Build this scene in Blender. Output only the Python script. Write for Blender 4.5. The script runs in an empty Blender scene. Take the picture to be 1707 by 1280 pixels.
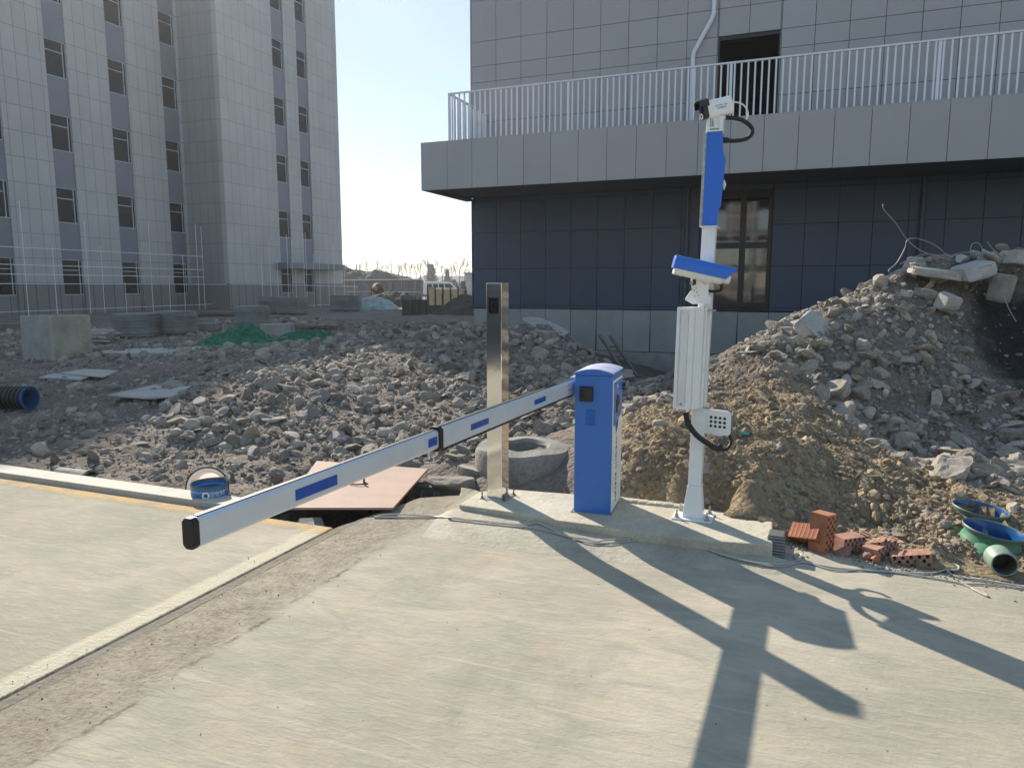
import bpy, bmesh, math, random
import numpy as np
from mathutils import Vector, Matrix
random.seed(5); RS = np.random.RandomState(7)
sc = bpy.context.scene
R_ = math.radians
# ---------------------------------------------------------------- camera
PITCH, FPX, CAMH = 7.7, 1200.0, 1.6
cd = bpy.data.cameras.new('camera'); cam = bpy.data.objects.new('camera', cd); sc.collection.objects.link(cam)
cam.location = (0, 0, CAMH); cam.rotation_euler = (R_(90-PITCH), 0, 0)
cd.sensor_width = 36; cd.lens = FPX/1707*36; cd.clip_start = .05; cd.clip_end = 6000
sc.camera = cam
# ---------------------------------------------------------------- sky, sun, exposure
SUN_EL, SUN_AZ = 30.0, -29.4           # azimuth from +Y, negative = to the left
w = bpy.data.worlds.new('World'); sc.world = w; w.use_nodes = True
nt = w.node_tree; bg = nt.nodes['Background']
sky = nt.nodes.new('ShaderNodeTexSky'); sky.sky_type = 'NISHITA'; sky.sun_disc = False
sky.sun_elevation = R_(SUN_EL); sky.sun_rotation = R_(SUN_AZ); sky.air_density = 1.0; sky.dust_density = .2; sky.ozone_density = 1.5
hs = nt.nodes.new('ShaderNodeHueSaturation'); hs.inputs['Saturation'].default_value = 1.45; hs.inputs['Value'].default_value = 1.34; gm = nt.nodes.new('ShaderNodeGamma'); gm.inputs[1].default_value = .45; nt.links.new(sky.outputs[0], gm.inputs[0]); nt.links.new(gm.outputs[0], hs.inputs['Color']); nt.links.new(hs.outputs[0], bg.inputs[0]); bg.inputs[1].default_value = .15
sd = bpy.data.lights.new('sun', 'SUN'); sun = bpy.data.objects.new('sun', sd); sc.collection.objects.link(sun)
sd.energy = 4.0; sd.angle = R_(.55); sd.color = (1, .9, .76)
sv = Vector((math.sin(R_(SUN_AZ))*math.cos(R_(SUN_EL)), math.cos(R_(SUN_AZ))*math.cos(R_(SUN_EL)), math.sin(R_(SUN_EL))))
sun.rotation_euler = sv.to_track_quat('Z', 'Y').to_euler()
sc.view_settings.view_transform = 'Standard'; sc.view_settings.look = 'None'
sc.view_settings.exposure = 1.1; sc.view_settings.gamma = 1
HAZE = .0007
sc.cycles.volume_bounces = 0; sc.cycles.max_bounces = 6; sc.cycles.diffuse_bounces = 3; sc.cycles.glossy_bounces = 3
# ---------------------------------------------------------------- measuring helpers
PR = R_(PITCH)
def ray(x, y):
    u = (x-853.5)/FPX; v = (y-640)/FPX
    return u, math.cos(PR)-v*math.sin(PR), -(math.sin(PR)+v*math.cos(PR))
def G(x, y, z=0.):
    u, f, d = ray(x, y); t = (z-CAMH)/d; return Vector((u*t, f*t, z))
def R(x, y, D):
    u, f, d = ray(x, y); t = D/f; return Vector((u*t, D, CAMH+d*t))
TH = R_(21.85)
AX = Vector((math.cos(TH), -math.sin(TH), 0)); NX = Vector((math.sin(TH), math.cos(TH), 0))
# ---------------------------------------------------------------- materials
def N(nt, t, **kw):
    n = nt.nodes.new(t)
    for k, v in kw.items():
        if k in n.inputs.keys(): n.inputs[k].default_value = v
        else: setattr(n, k, v)
    return n
def rgba(c): return (c[0], c[1], c[2], 1)
def mat(name, col, rough=.7, metal=0., var=0., vscale=3., bump=0., bscale=30., col2=None, world=False, spec=.5, rnd=0., island=False, fine=0., coat=0., aniso=None):
    m = bpy.data.materials.new(name); m.use_nodes = True; nt = m.node_tree; L = nt.links
    b = nt.nodes['Principled BSDF']
    b.inputs['Base Color'].default_value = rgba(col); b.inputs['Roughness'].default_value = rough; b.inputs['Metallic'].default_value = metal
    b.inputs['Specular IOR Level'].default_value = spec; b.inputs['Coat Weight'].default_value = coat
    if world: co = N(nt, 'ShaderNodeNewGeometry').outputs['Position']
    else: co = N(nt, 'ShaderNodeTexCoord').outputs['Object']
    if aniso:
        mp = N(nt, 'ShaderNodeMapping'); mp.inputs['Scale'].default_value = aniso; L.new(co, mp.inputs[0]); co = mp.outputs[0]
    out = None
    if var or col2:
        n = N(nt, 'ShaderNodeTexNoise', Scale=vscale, Detail=6., Roughness=.62); L.new(co, n.inputs['Vector'])
        r = N(nt, 'ShaderNodeMapRange'); r.inputs[1].default_value = .3; r.inputs[2].default_value = .7; L.new(n.outputs[0], r.inputs[0])
        c2 = col2 or tuple(max(0, c*(1-var)) for c in col); c1 = col if col2 else tuple(min(1, c*(1+var*.6)) for c in col)
        mx = N(nt, 'ShaderNodeMix', data_type='RGBA'); mx.inputs[6].default_value = rgba(c2); mx.inputs[7].default_value = rgba(c1)
        L.new(r.outputs[0], mx.inputs[0]); out = mx.outputs[2]
    if fine:
        n = N(nt, 'ShaderNodeTexNoise', Scale=bscale*2.2, Detail=3.); L.new(co, n.inputs['Vector'])
        r = N(nt, 'ShaderNodeMapRange'); r.inputs[1].default_value = .3; r.inputs[2].default_value = .7; r.inputs[3].default_value = 1-fine; r.inputs[4].default_value = 1+fine*.7; L.new(n.outputs[0], r.inputs[0])
        mx = N(nt, 'ShaderNodeVectorMath', operation='SCALE')
        if out: L.new(out, mx.inputs[0])
        else: mx.inputs[0].default_value = col
        L.new(r.outputs[0], mx.inputs['Scale']); out = mx.outputs[0]
    if rnd or island:
        if island: rr = N(nt, 'ShaderNodeNewGeometry').outputs['Random Per Island']
        else: rr = N(nt, 'ShaderNodeObjectInfo').outputs['Random']
        r = N(nt, 'ShaderNodeMapRange'); r.inputs[3].default_value = 1-rnd; r.inputs[4].default_value = 1+rnd; L.new(rr, r.inputs[0])
        mx = N(nt, 'ShaderNodeVectorMath', operation='SCALE')
        if out: L.new(out, mx.inputs[0])
        else: mx.inputs[0].default_value = col
        L.new(r.outputs[0], mx.inputs['Scale']); out = mx.outputs[0]
    if out: L.new(out, b.inputs['Base Color'])
    if bump:
        n = N(nt, 'ShaderNodeTexNoise', Scale=bscale, Detail=8., Roughness=.65); L.new(co, n.inputs['Vector'])
        bp = N(nt, 'ShaderNodeBump', Strength=bump, Distance=.02); L.new(n.outputs[0], bp.inputs['Height']); L.new(bp.outputs[0], b.inputs['Normal'])
    return m
M = {}
M['white'] = mat('white_paint', (.78, .79, .78), .35, var=.06, vscale=8, coat=.2)
M['wplast'] = mat('white_plastic', (.75, .75, .70), .4, var=.08, vscale=12)
M['blue'] = mat('blue_paint', (.022, .15, .50), .34, var=.12, vscale=5, coat=.25, fine=.04)
M['bluefilm'] = mat('blue_film', (.02, .15, .62), .4, var=.1, vscale=9)
M['reflect'] = mat('blue_reflective_tape', (.004, .07, .37), .3, var=.2, vscale=25)
M['black'] = mat('black_plastic', (.012, .012, .014), .4, var=.2, vscale=20)
M['rubber'] = mat('black_rubber', (.008, .008, .01), .55, bump=.1, bscale=60)
M['alu'] = mat('white_coated_aluminium', (.60, .63, .66), .3, metal=.15, var=.06, vscale=6)
M['steel'] = mat('polished_steel', (.82, .81, .78), .07, metal=1., var=.08, vscale=4, bump=.05, bscale=4, aniso=(1, 1, .5))
M['zinc'] = mat('zinc_metal', (.45, .44, .42), .4, metal=.9, var=.3, vscale=30)
M['rust'] = mat('rusty_steel', (.12, .06, .035), .8, var=.5, vscale=20, bump=.2)
M['coated'] = mat('coated_window_glass', (.006, .008, .010), .03, spec=1., bump=.02, bscale=2.5); M['coated'].node_tree.nodes['Principled BSDF'].inputs['IOR'].default_value = 1.65
M['darkglass'] = mat('dark_glass', (.01, .012, .014), .04, spec=.8)
M['conc'] = mat('grey_concrete', (.33, .32, .30), .9, var=.3, vscale=3, bump=.35, bscale=22, fine=.15)
M['board'] = mat('shuttering_board', (.34, .225, .175), .75, var=.15, vscale=3, bump=.1, bscale=60, fine=.12)
M['boardpale'] = mat('pale_board', (.40, .38, .34), .75, var=.25, vscale=2, bump=.1)
M['brick'] = mat('hollow_brick_clay', (.37, .145, .08), .9, var=.25, vscale=9, bump=.3, bscale=80, rnd=.25)
M['brick2'] = mat('dusty_brick_clay', (.33, .18, .13), .9, var=.35, vscale=9, bump=.3, bscale=80, rnd=.2)
M['greenpl'] = mat('green_plastic_pipe', (.015, .21, .12), .5, var=.5, vscale=9, col2=(.12, .2, .12))
M['bluepl'] = mat('blue_plastic_lining', (.005, .075, .21), .22, var=.2, vscale=8)
M['blackpl'] = mat('black_corrugated_plastic', (.006, .007, .012), .45)
M['net'] = mat('green_debris_net', (.012, .17, .085), .85, var=.6, vscale=7, bump=.7, bscale=26)
M['palenet'] = mat('pale_green_sheeting', (.3, .38, .36), .8, var=.4, vscale=4, bump=.6, bscale=10)
M['cable'] = mat('grey_cable', (.38, .37, .34), .5)
M['panelgrey'] = mat('grey_cladding_panel', (.20, .21, .225), .42, var=.07, vscale=.7, rnd=0, island=True)
M['panelgrey'] = mat('grey_cladding_panel', (.39, .375, .37), .45, var=.06, vscale=.7, rnd=.035, island=True)
M['paneldark'] = mat('dark_blue_cladding_panel', (.050, .076, .122), .42, var=.08, vscale=.7, rnd=.06, island=True)
M['basepanel'] = mat('bare_grey_base_board', (.34, .35, .335), .75, var=.15, vscale=1.5, rnd=.08, island=True, bump=.1)
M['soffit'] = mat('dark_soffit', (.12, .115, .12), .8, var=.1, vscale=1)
M['backing'] = mat('dark_backing', (.015, .016, .02), .9)
M['rail'] = mat('light_metal_rail', (.78, .77, .80), .45)
M['frame'] = mat('black_window_frame', (.012, .013, .016), .35)
M['dirtmound'] = mat('dark_soil', (.10, .085, .07), .95, var=.4, vscale=.5, bump=.6, bscale=3, world=True)
M['vanwhite'] = mat('van_paint', (.72, .73, .72), .3, coat=.4)
M['wood'] = mat('weathered_timber', (.17, .14, .11), .85, var=.4, vscale=8, bump=.2, aniso=(1, 1, .2))
M['yellowply'] = mat('yellow_plywood', (.62, .52, .3), .7, var=.2, vscale=3)
M['darksheet'] = mat('grey_sheet_stack', (.22, .225, .23), .85, var=.3, vscale=2.5, bump=.3, bscale=14, island=True, rnd=.18)
M['conifer'] = mat('conifer_foliage', (.035, .075, .05), .9, var=.4, vscale=2, island=True, rnd=.5)
M['twig'] = mat('bare_twigs', (.13, .11, .095), .9)
M['farroof'] = mat('grey_roof', (.22, .22, .22), .8, var=.2, vscale=.3)
M['farwall'] = mat('pale_render', (.42, .42, .38), .8, var=.2, vscale=.3)
M['rock'] = mat('broken_concrete_rubble', (.315, .28, .235), .92, var=.36, vscale=5, bump=.55, bscale=24, fine=.14, rnd=.26)
M['rockisl'] = mat('broken_rubble_pieces', (.28, .245, .20), .92, var=.36, vscale=5, bump=.5, bscale=24, fine=.14, rnd=.42, island=True)
M['rockg'] = mat('grey_rubble', (.35, .31, .255), .92, var=.36, vscale=5, bump=.55, bscale=24, fine=.14, rnd=.26)
M['rockgi'] = mat('grey_rubble_pieces', (.305, .265, .215), .92, var=.36, vscale=5, bump=.5, bscale=24, fine=.14, rnd=.42, island=True)
M['clod'] = mat('brown_soil_clods', (.31, .235, .15), .97, var=.4, vscale=5, bump=.8, bscale=34, fine=.25, rnd=.35, island=True)
M['palerock'] = mat('pale_concrete_slab_piece', (.40, .385, .35), .9, var=.2, vscale=4, bump=.4, bscale=20, fine=.1)
# ---------------------------------------------------------------- mesh helpers
class MB:
    def __init__(s): s.v = []; s.f = []
    def add(s, vs, fs):
        o = len(s.v); s.v += [tuple(v) for v in vs]; s.f += [tuple(i+o for i in f) for f in fs]; return s
    def box(s, c, d, rot=None):
        x, y, z = d[0]/2, d[1]/2, d[2]/2
        vs = [Vector((i*x, j*y, k*z)) for k in (-1, 1) for i, j in ((-1, -1), (1, -1), (1, 1), (-1, 1))]
        if rot is not None: vs = [rot @ v for v in vs]
        return s.add([v+Vector(c) for v in vs], [(3, 2, 1, 0), (4, 5, 6, 7), (0, 1, 5, 4), (1, 2, 6, 5), (2, 3, 7, 6), (3, 0, 4, 7)])
    def bb(s, x0, x1, y0, y1, z0, z1): return s.box(((x0+x1)/2, (y0+y1)/2, (z0+z1)/2), (x1-x0, y1-y0, z1-z0))
    def prism(s, poly, z0, z1):      # poly CCW in xy ; z0/z1 numbers or lists
        n = len(poly); a = z0 if hasattr(z0, '__len__') else [z0]*n; b = z1 if hasattr(z1, '__len__') else [z1]*n
        vs = [(p[0], p[1], a[i]) for i, p in enumerate(poly)]+[(p[0], p[1], b[i]) for i, p in enumerate(poly)]
        return s.add(vs, [tuple(range(n-1, -1, -1)), tuple(range(n, 2*n))]+[(i, (i+1) % n, n+(i+1) % n, n+i) for i in range(n)])
    def ext(s, poly, frame, t):      # extrude a 2D poly: frame = (origin, ex, ey, ez) from 0..t along ez
        o, ex, ey, ez = [Vector(q) for q in frame]; n = len(poly)
        vs = [o+ex*p[0]+ey*p[1] for p in poly]; vs += [v+ez*t for v in vs]
        return s.add(vs, [tuple(range(n-1, -1, -1)), tuple(range(n, 2*n))]+[(i, (i+1) % n, n+(i+1) % n, n+i) for i in range(n)])
    def cyl(s, p0, p1, r0, r1=None, n=16, caps=True):
        p0 = Vector(p0); p1 = Vector(p1); r1 = r0 if r1 is None else r1; d = (p1-p0).normalized()
        a = d.orthogonal().normalized(); b = d.cross(a); vs = []
        for p, r in ((p0, r0), (p1, r1)): vs += [p+a*(r*math.cos(2*math.pi*i/n))+b*(r*math.sin(2*math.pi*i/n)) for i in range(n)]
        fs = [(i, (i+1) % n, n+(i+1) % n, n+i) for i in range(n)]
        if caps: fs += [tuple(range(n-1, -1, -1)), tuple(range(n, 2*n))]
        return s.add(vs, fs)
    def tube(s, pts, r, n=8, closed=False):
        pts = [Vector(p) for p in pts]; vs = []; m = len(pts); rr = r if hasattr(r, '__len__') else [r]*m
        up = None
        for i, p in enumerate(pts):
            d = (pts[min(i+1, m-1)]-pts[max(i-1, 0)]).normalized()
            if up is None: a = d.orthogonal().normalized()
            else:
                a = (up-d*up.dot(d))
                a = a.normalized() if a.length > 1e-6 else d.orthogonal().normalized()
            up = a; b = d.cross(a)
            vs += [p+a*(rr[i]*math.cos(2*math.pi*k/n))+b*(rr[i]*math.sin(2*math.pi*k/n)) for k in range(n)]
        fs = [(i*n+k, i*n+(k+1) % n, (i+1)*n+(k+1) % n, (i+1)*n+k) for i in range(m-1) for k in range(n)]
        fs += [tuple(range(n-1, -1, -1)), tuple(range((m-1)*n, m*n))]
        return s.add(vs, fs)
    def lathe(s, prof, c=(0, 0, 0), n=32, axis='z'):
        c = Vector(c); vs = []
        for r, z in prof:
            for i in range(n):
                a = 2*math.pi*i/n; q = (r*math.cos(a), r*math.sin(a), z)
                if axis == 'x': q = (q[2], q[0], q[1])
                if axis == 'y': q = (q[0], q[2], q[1])
                vs.append(c+Vector(q))
        m = len(prof)
        return s.add(vs, [(j*n+i, j*n+(i+1) % n, (j+1)*n+(i+1) % n, (j+1)*n+i) for j in range(m-1) for i in range(n)])
    def build(s, name, m, parent=None, bevel=0, smooth=False, seg=2, loc=None, rz=0):
        me = bpy.data.meshes.new(name); me.from_pydata(s.v, [], s.f)
        bm = bmesh.new(); bm.from_mesh(me); bmesh.ops.recalc_face_normals(bm, faces=bm.faces); bm.to_mesh(me); bm.free()
        me.materials.append(m); me.update()
        if smooth:
            me.polygons.foreach_set('use_smooth', [True]*len(me.polygons))
            try: me.set_sharp_from_angle(angle=R_(38))
            except Exception: pass
        o = bpy.data.objects.new(name, me); sc.collection.objects.link(o)
        if parent: o.parent = parent
        if loc is not None: o.location = loc
        if rz: o.rotation_euler = (0, 0, rz)
        if bevel:
            b = o.modifiers.new('bevel', 'BEVEL'); b.width = bevel; b.segments = seg; b.limit_method = 'ANGLE'; b.angle_limit = R_(35)
        return o
def tag(o, label=None, cat=None, group=None, kind=None):
    if label: o['label'] = label
    if cat: o['category'] = cat
    if group: o['group'] = group
    if kind: o['kind'] = kind
    return o
def thing(name, loc, rz, label, cat, group=None):
    o = bpy.data.objects.new(name, None); sc.collection.objects.link(o); o.empty_display_size = .2
    o.location = loc; o.rotation_euler = (0, 0, rz); return tag(o, label, cat, group)
def copy_tree(o, parent=None):
    c = o.copy(); sc.collection.objects.link(c); c.parent = parent
    for ch in list(o.children): copy_tree(ch, c)
    return c
def curve(pts, k=6):                 # Catmull-Rom through points
    P = [Vector(p) for p in pts]; P = [P[0]*2-P[1]]+P+[P[-1]*2-P[-2]]; out = []
    for i in range(1, len(P)-2):
        for j in range(k):
            t = j/k; a, b, c, d = P[i-1:i+3]
            out.append(.5*((2*b)+(c-a)*t+(2*a-5*b+4*c-d)*t*t+(3*b-a-3*c+d)*t**3))
    return out+[P[-2]]
def holes_wall(mb, x0, x1, z0, z1, y0, y1, holes, gx=(), gz=(), gap=0.):
    xs = sorted(set([x0, x1]+[h[i] for h in holes for i in (0, 1)]+[g for g in gx if x0 < g < x1]))
    zs = sorted(set([z0, z1]+[h[i] for h in holes for i in (2, 3)]+[g for g in gz if z0 < g < z1]))
    for a, b in zip(xs[:-1], xs[1:]):
        for c, d in zip(zs[:-1], zs[1:]):
            mx, mz = (a+b)/2, (c+d)/2
            if b-a < .0005 or d-c < .0005 or any(h[0] < mx < h[1] and h[2] < mz < h[3] for h in holes): continue
            mb.bb(a+gap, b-gap, y0, y1, c+gap, d-gap)
    return mb
def text(name, body, size, m, parent, mtx, ext=.0008, spacing=1.0):
    c = bpy.data.curves.new(name, 'FONT'); c.body = body; c.size = size; c.extrude = ext; c.space_character = spacing
    c.align_x = 'CENTER'; c.align_y = 'CENTER'; c.materials.append(m)
    t = bpy.data.objects.new(name, c); sc.collection.objects.link(t)
    dg = bpy.context.evaluated_depsgraph_get(); me = bpy.data.meshes.new_from_object(t.evaluated_get(dg)); me.name = name
    bpy.data.objects.remove(t)
    o = bpy.data.objects.new(name, me); sc.collection.objects.link(o); o.parent = parent; o.matrix_local = mtx
    return o
def fr(o, ex, ey):                   # matrix from origin and two axes
    ex = Vector(ex).normalized(); ey = Vector(ey).normalized(); ez = ex.cross(ey)
    return Matrix(((ex.x, ey.x, ez.x, o[0]), (ex.y, ey.y, ez.y, o[1]), (ex.z, ey.z, ez.z, o[2]), (0, 0, 0, 1)))

# ================================================================ GROUND
PADC = Vector((-1.19, 4.655, 0)); PADR = -TH      # slab corner; local x = AX, local y = NX
def loc2w(x, y, z=0, o=PADC): return o+AX*x+NX*y+Vector((0, 0, z))
def w2l(p, o=PADC): d = Vector(p)-o; return d.dot(AX), d.dot(NX)
padR_w = [G(560, 878), G(640, 852), G(700, 830), G(765, 826), G(768, 812), Vector((.44, 5.0, 0)), Vector((1.1, 4.78, 0)), Vector((1.55, 4.42, 0)), G(1310, 905), G(1420, 927), G(1510, 945), G(1707, 975), Vector((4.6, 2.6, 0)), Vector((9, -.2, 0))]
padR_l = [w2l(p) for p in padR_w]
padR_l[0] = (.012, 0.0)
padR_poly = padR_l[::-1]+[(.012, -24), (22, -24)]
padL_poly = [(-16, -24), (-.012, -24), (-.012, 0), (-16, 0)]
def inpoly(X, Y, poly):
    c = np.zeros(X.shape, bool); n = len(poly)
    for i in range(n):
        x0, y0 = poly[i][:2]; x1, y1 = poly[(i+1) % n][:2]
        if y0 == y1: continue
        k = ((y0 > Y) != (y1 > Y)) & (X < (x1-x0)*(Y-y0)/(y1-y0)+x0); c ^= k
    return c
padR_world = [tuple(loc2w(*p))[:2] for p in padR_poly]
padL_world = [tuple(loc2w(*p))[:2] for p in padL_poly[:2]+[(-.012, .22), (-16, .22)]]
# --- control points of the terrain: (px,py,D) sightings, or world points
CP = []
for x, y, D in [(1060, 770, 5.2), (1150, 775, 5.0), (1240, 805, 4.75), (1060, 735, 5.5), (1150, 740, 5.35), (1100, 705, 6.0), (1170, 690, 6.2), (1040, 710, 6.4), (1060, 684, 7.5), (1110, 672, 8.3),
    (980, 600, 13.0), (900, 536, 14.3), (850, 548, 14.3), (940, 560, 14), (1040, 622, 12.2), (1000, 640, 10.5), (900, 600, 11.5), (900, 650, 9), (900, 715, 7.3), (960, 700, 7.6), (740, 548, 20),
    (1215, 600, 8.0), (1190, 640, 7.8), (1250, 577, 8.3), (1300, 552, 8.6), (1340, 520, 8.8), (1400, 500, 9.0), (1450, 486, 9.1), (1500, 462, 9.2), (1580, 442, 9.2), (1640, 434, 9.2), (1707, 430, 9.2), (1820, 430, 9.2),
    (1640, 500, 9.05), (1655, 560, 8.75), (1700, 520, 9.0), (1700, 600, 8.5), (1650, 630, 8.1), (1500, 600, 7.9), (1500, 700, 7.55), (1500, 780, 6.5), (1600, 700, 7.4), (1600, 780, 6.3), (1695, 700, 7.4), (1695, 800, 5.9), (1400, 600, 7.9), (1400, 680, 7.2), (1850, 700, 7.4),
    (1250, 700, 6.2), (1250, 640, 7.2), (1300, 620, 7.3), (1350, 680, 6.6), (1400, 750, 5.75), (1460, 800, 5.3), (1300, 760, 5.3), (1500, 850, 4.9), (1600, 870, 4.65), (1350, 850, 4.8), (1560, 835, 5.2), (1690, 868, 4.72), (1660, 905, 4.42), (1720, 905, 4.42), (1610, 845, 4.88), (1420, 895, 4.5),
    (750, 780, 6.3), (700, 765, 6.9), (600, 765, 7), (450, 762, 7), (600, 710, 7.8), (600, 660, 8.9), (600, 610, 10.8), (600, 592, 12), (650, 588, 12.5), (760, 600, 11.5), (760, 650, 9), (760, 700, 7.7),
    (450, 640, 9), (420, 625, 10), (350, 652, 9), (350, 700, 8.0), (200, 620, 11.3), (100, 618, 13), (30, 687, 8.8), (150, 702, 8.3), (60, 742, 7.2), (200, 760, 6.8), (150, 650, 10.3), (100, 600, 14.6), (250, 582, 16.2), (400, 577, 17), (500, 572, 18), (600, 563, 19), (700, 556, 20), (300, 547, 24), (690, 545, 24)]:
    CP.append(tuple(R(x, y, D)))
CP += [(.9, 5.06, -.1), (1.4, 4.84, -.06), (1.85, 4.55, 0), (2.3, 4.15, -.02), (2.9, 3.8, -.03), (4.7, 2.8, -.03), (7, 1.5, 0), (7, 4, .1), (9, 6, .6), (2.6, 11.6, -.3), (3.4, 13.5, -.9), (4.4, 15.6, -.95), (6, 15, -.9), (2.4, 14.5, -.4),
    (3.6, 10.5, .2), (5, 11.4, .7), (7, 11.4, 1.1), (9.5, 11, 1.3), (6, 13.8, -.5), (9, 13.5, -.3), (9, 9, 1.6), (.6, 17, .55), (-.5, 19, .45), (1.5, 18.5, .0), (-4.6, 6.5, .0), (-3, 6.1, -.03), (-2, 5.9, -.08), (-7, 7.6, 0), (-10, 8.5, 0), (-.6, 6.1, -.12), (-.15, 5.5, -.1), (.4, 5.4, -.12),
    (-9, 12, .1), (-14, 15, .15), (-10, 18, .2), (-14, 22, .3), (-6, 28, .34), (4, 34, .3), (-14, 30, .33), (0, 27, .34), (14, 30, .2), (14, 14, .2), (-14, 9, 0), (-14, 3, 0), (12, 3, .2), (0, 3, -.1), (-5, 3, 0), (5, 1, 0), (0, 0, -.1), (-14, -2, 0), (12, -2, 0)]
CP = np.array(CP); d = np.hypot(CP[:, None, 0]-CP[None, :, 0], CP[:, None, 1]-CP[None, :, 1])
A = np.zeros((len(CP)+1,)*2); A[:-1, :-1] = d+np.eye(len(CP))*-.02; A[-1, :-1] = 1; A[:-1, -1] = 1
WR = np.linalg.solve(A, np.append(CP[:, 2], 0))
def base_h(X, Y):
    h = np.full(X.shape, WR[-1])
    for i, c in enumerate(CP): h += WR[i]*np.hypot(X-c[0], Y-c[1])
    r = np.maximum(np.abs(X)/15, np.abs(Y-14)/17); t = np.clip((r-.95)/.35, 0, 1)
    return h*(1-t)+.33*t
def hsh(i, j, s): v = np.sin(i*127.1+j*311.7+s*74.7)*43758.5453; return v-np.floor(v)
def vnoise(X, Y, s):
    i = np.floor(X); j = np.floor(Y); u = X-i; v = Y-j; u = u*u*(3-2*u); v = v*v*(3-2*v)
    return ((hsh(i, j, s)*(1-u)+hsh(i+1, j, s)*u)*(1-v)+(hsh(i, j+1, s)*(1-u)+hsh(i+1, j+1, s)*u)*v)*2-1
def fbm(X, Y, f, o=4, s=0):
    r = 0; a = 1
    for k in range(o): r = r+a*vnoise(X*f+k*7.3, Y*f-k*3.1, s+k); f *= 2.05; a *= .52
    return r
def bumpy(X, Y, f, s):       # cellular lumps
    i = np.floor(X*f); j = np.floor(Y*f); best = np.full(X.shape, 9.)
    for di in (-1, 0, 1):
        for dj in (-1, 0, 1):
            a = i+di+.5+.8*(hsh(i+di, j+dj, s)-.5); b = j+dj+.5+.8*(hsh(i+di, j+dj, s+3)-.5); best = np.minimum(best, np.hypot(X*f-a, Y*f-b))
    return 1-np.clip(best, 0, 1)
pit_poly = [tuple(loc2w(*p))[:2] for p in [(-.75, 0), (.0, 0), (.33, .22), (.45, .45), (.35, 1.25), (-.75, 1.25)]]
def detail(X, Y):
    n = .045*fbm(X, Y, 1.3, 4, 1)+.035*bumpy(X, Y, 3.2, 5)+.022*bumpy(X, Y, 7.5, 9)+.012*fbm(X, Y, 14, 2, 4)
    hi = np.clip((Y-4)/2, .4, 1)*np.clip(1.25-np.abs(X+7)/9*(X < -5), .35, 1)
    right = np.clip((X-.7)/.6, 0, 1)*np.clip((11-Y)/2, 0, 1)
    n = n*hi+right*(.085*bumpy(X+.15*vnoise(X*3, Y*3, 5), Y, 1.5, 31)*np.clip((7.2-Y)/1.2, 0, 1)+.05*bumpy(X+.2*vnoise(X*2, Y*2, 3), Y, 2.1, 12)+.035*fbm(X, Y, 5, 3, 8)+.028*bumpy(X, Y, 8.5, 41)-.05)
    far = np.clip((Y-22)/10, 0, 1)
    return (n-.02)*(1-far*.6)
RIS = [G(1635, 846, .11), G(1657, 881, .11), G(1675, 941, .06)]
def height(X, Y):
    h = base_h(X, Y)+detail(X, Y)
    for q, zc in zip(RIS, (.085, .078, .0)):
        r = np.hypot(X-q.x, Y-q.y); t = np.clip((r-.20)/.16, 0, 1); h = np.minimum(h, h*t+zc*(1-t)); h = np.where((r < .115) & (zc > 0), -.12, h)
    h = np.where(inpoly(X, Y, padL_world) | inpoly(X, Y, padR_world), -.45, h)
    h = np.where(inpoly(X, Y, pit_poly), -.62+.05*fbm(X, Y, 3, 3, 2), h)
    return h
def axis(segs):
    out = []
    for a, b, st in segs: out += list(np.arange(a, b-1e-6, st))
    return np.array(out+[segs[-1][1]])
gx = axis([(-3000, -800, 700), (-800, -200, 150), (-200, -50, 30), (-50, -16, 2.), (-16, -7, .12), (-7, 8, .045), (8, 12, .12), (12, 40, 2), (40, 200, 30), (200, 800, 150), (800, 3000, 700)])
gy = axis([(-400, -60, 60), (-60, 3, 3), (3, 11, .045), (11, 18, .07), (18, 34, .2), (34, 80, 2), (80, 300, 20), (300, 4000, 500)])
XX, YY = np.meshgrid(gx, gy); ZZ = height(XX, YY)
from_idx = lambda arr, v: np.clip(np.searchsorted(arr, v)-1, 0, len(arr)-2)
def hz(x, y):
    i = from_idx(gx, x); j = from_idx(gy, y); u = (x-gx[i])/(gx[i+1]-gx[i]); v = (y-gy[j])/(gy[j+1]-gy[j])
    return (ZZ[j, i]*(1-u)+ZZ[j, i+1]*u)*(1-v)+(ZZ[j+1, i]*(1-u)+ZZ[j+1, i+1]*u)*v
def hzf(x, y): return float(hz(np.array([x]), np.array([y]))[0])
def fast_mesh(name, V, F, m, smooth=False):
    me = bpy.data.meshes.new(name); nf, k = F.shape
    me.vertices.add(len(V)); me.vertices.foreach_set('co', V.astype(np.float32).ravel())
    me.loops.add(nf*k); me.loops.foreach_set('vertex_index', F.astype(np.int32).ravel())
    me.polygons.add(nf); me.polygons.foreach_set('loop_start', np.arange(0, nf*k, k, dtype=np.int32))
    me.update(calc_edges=True); me.validate()
    me.polygons.foreach_set('use_smooth', np.full(nf, smooth)); me.materials.append(m)
    o = bpy.data.objects.new(name, me); sc.collection.objects.link(o); return o
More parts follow.
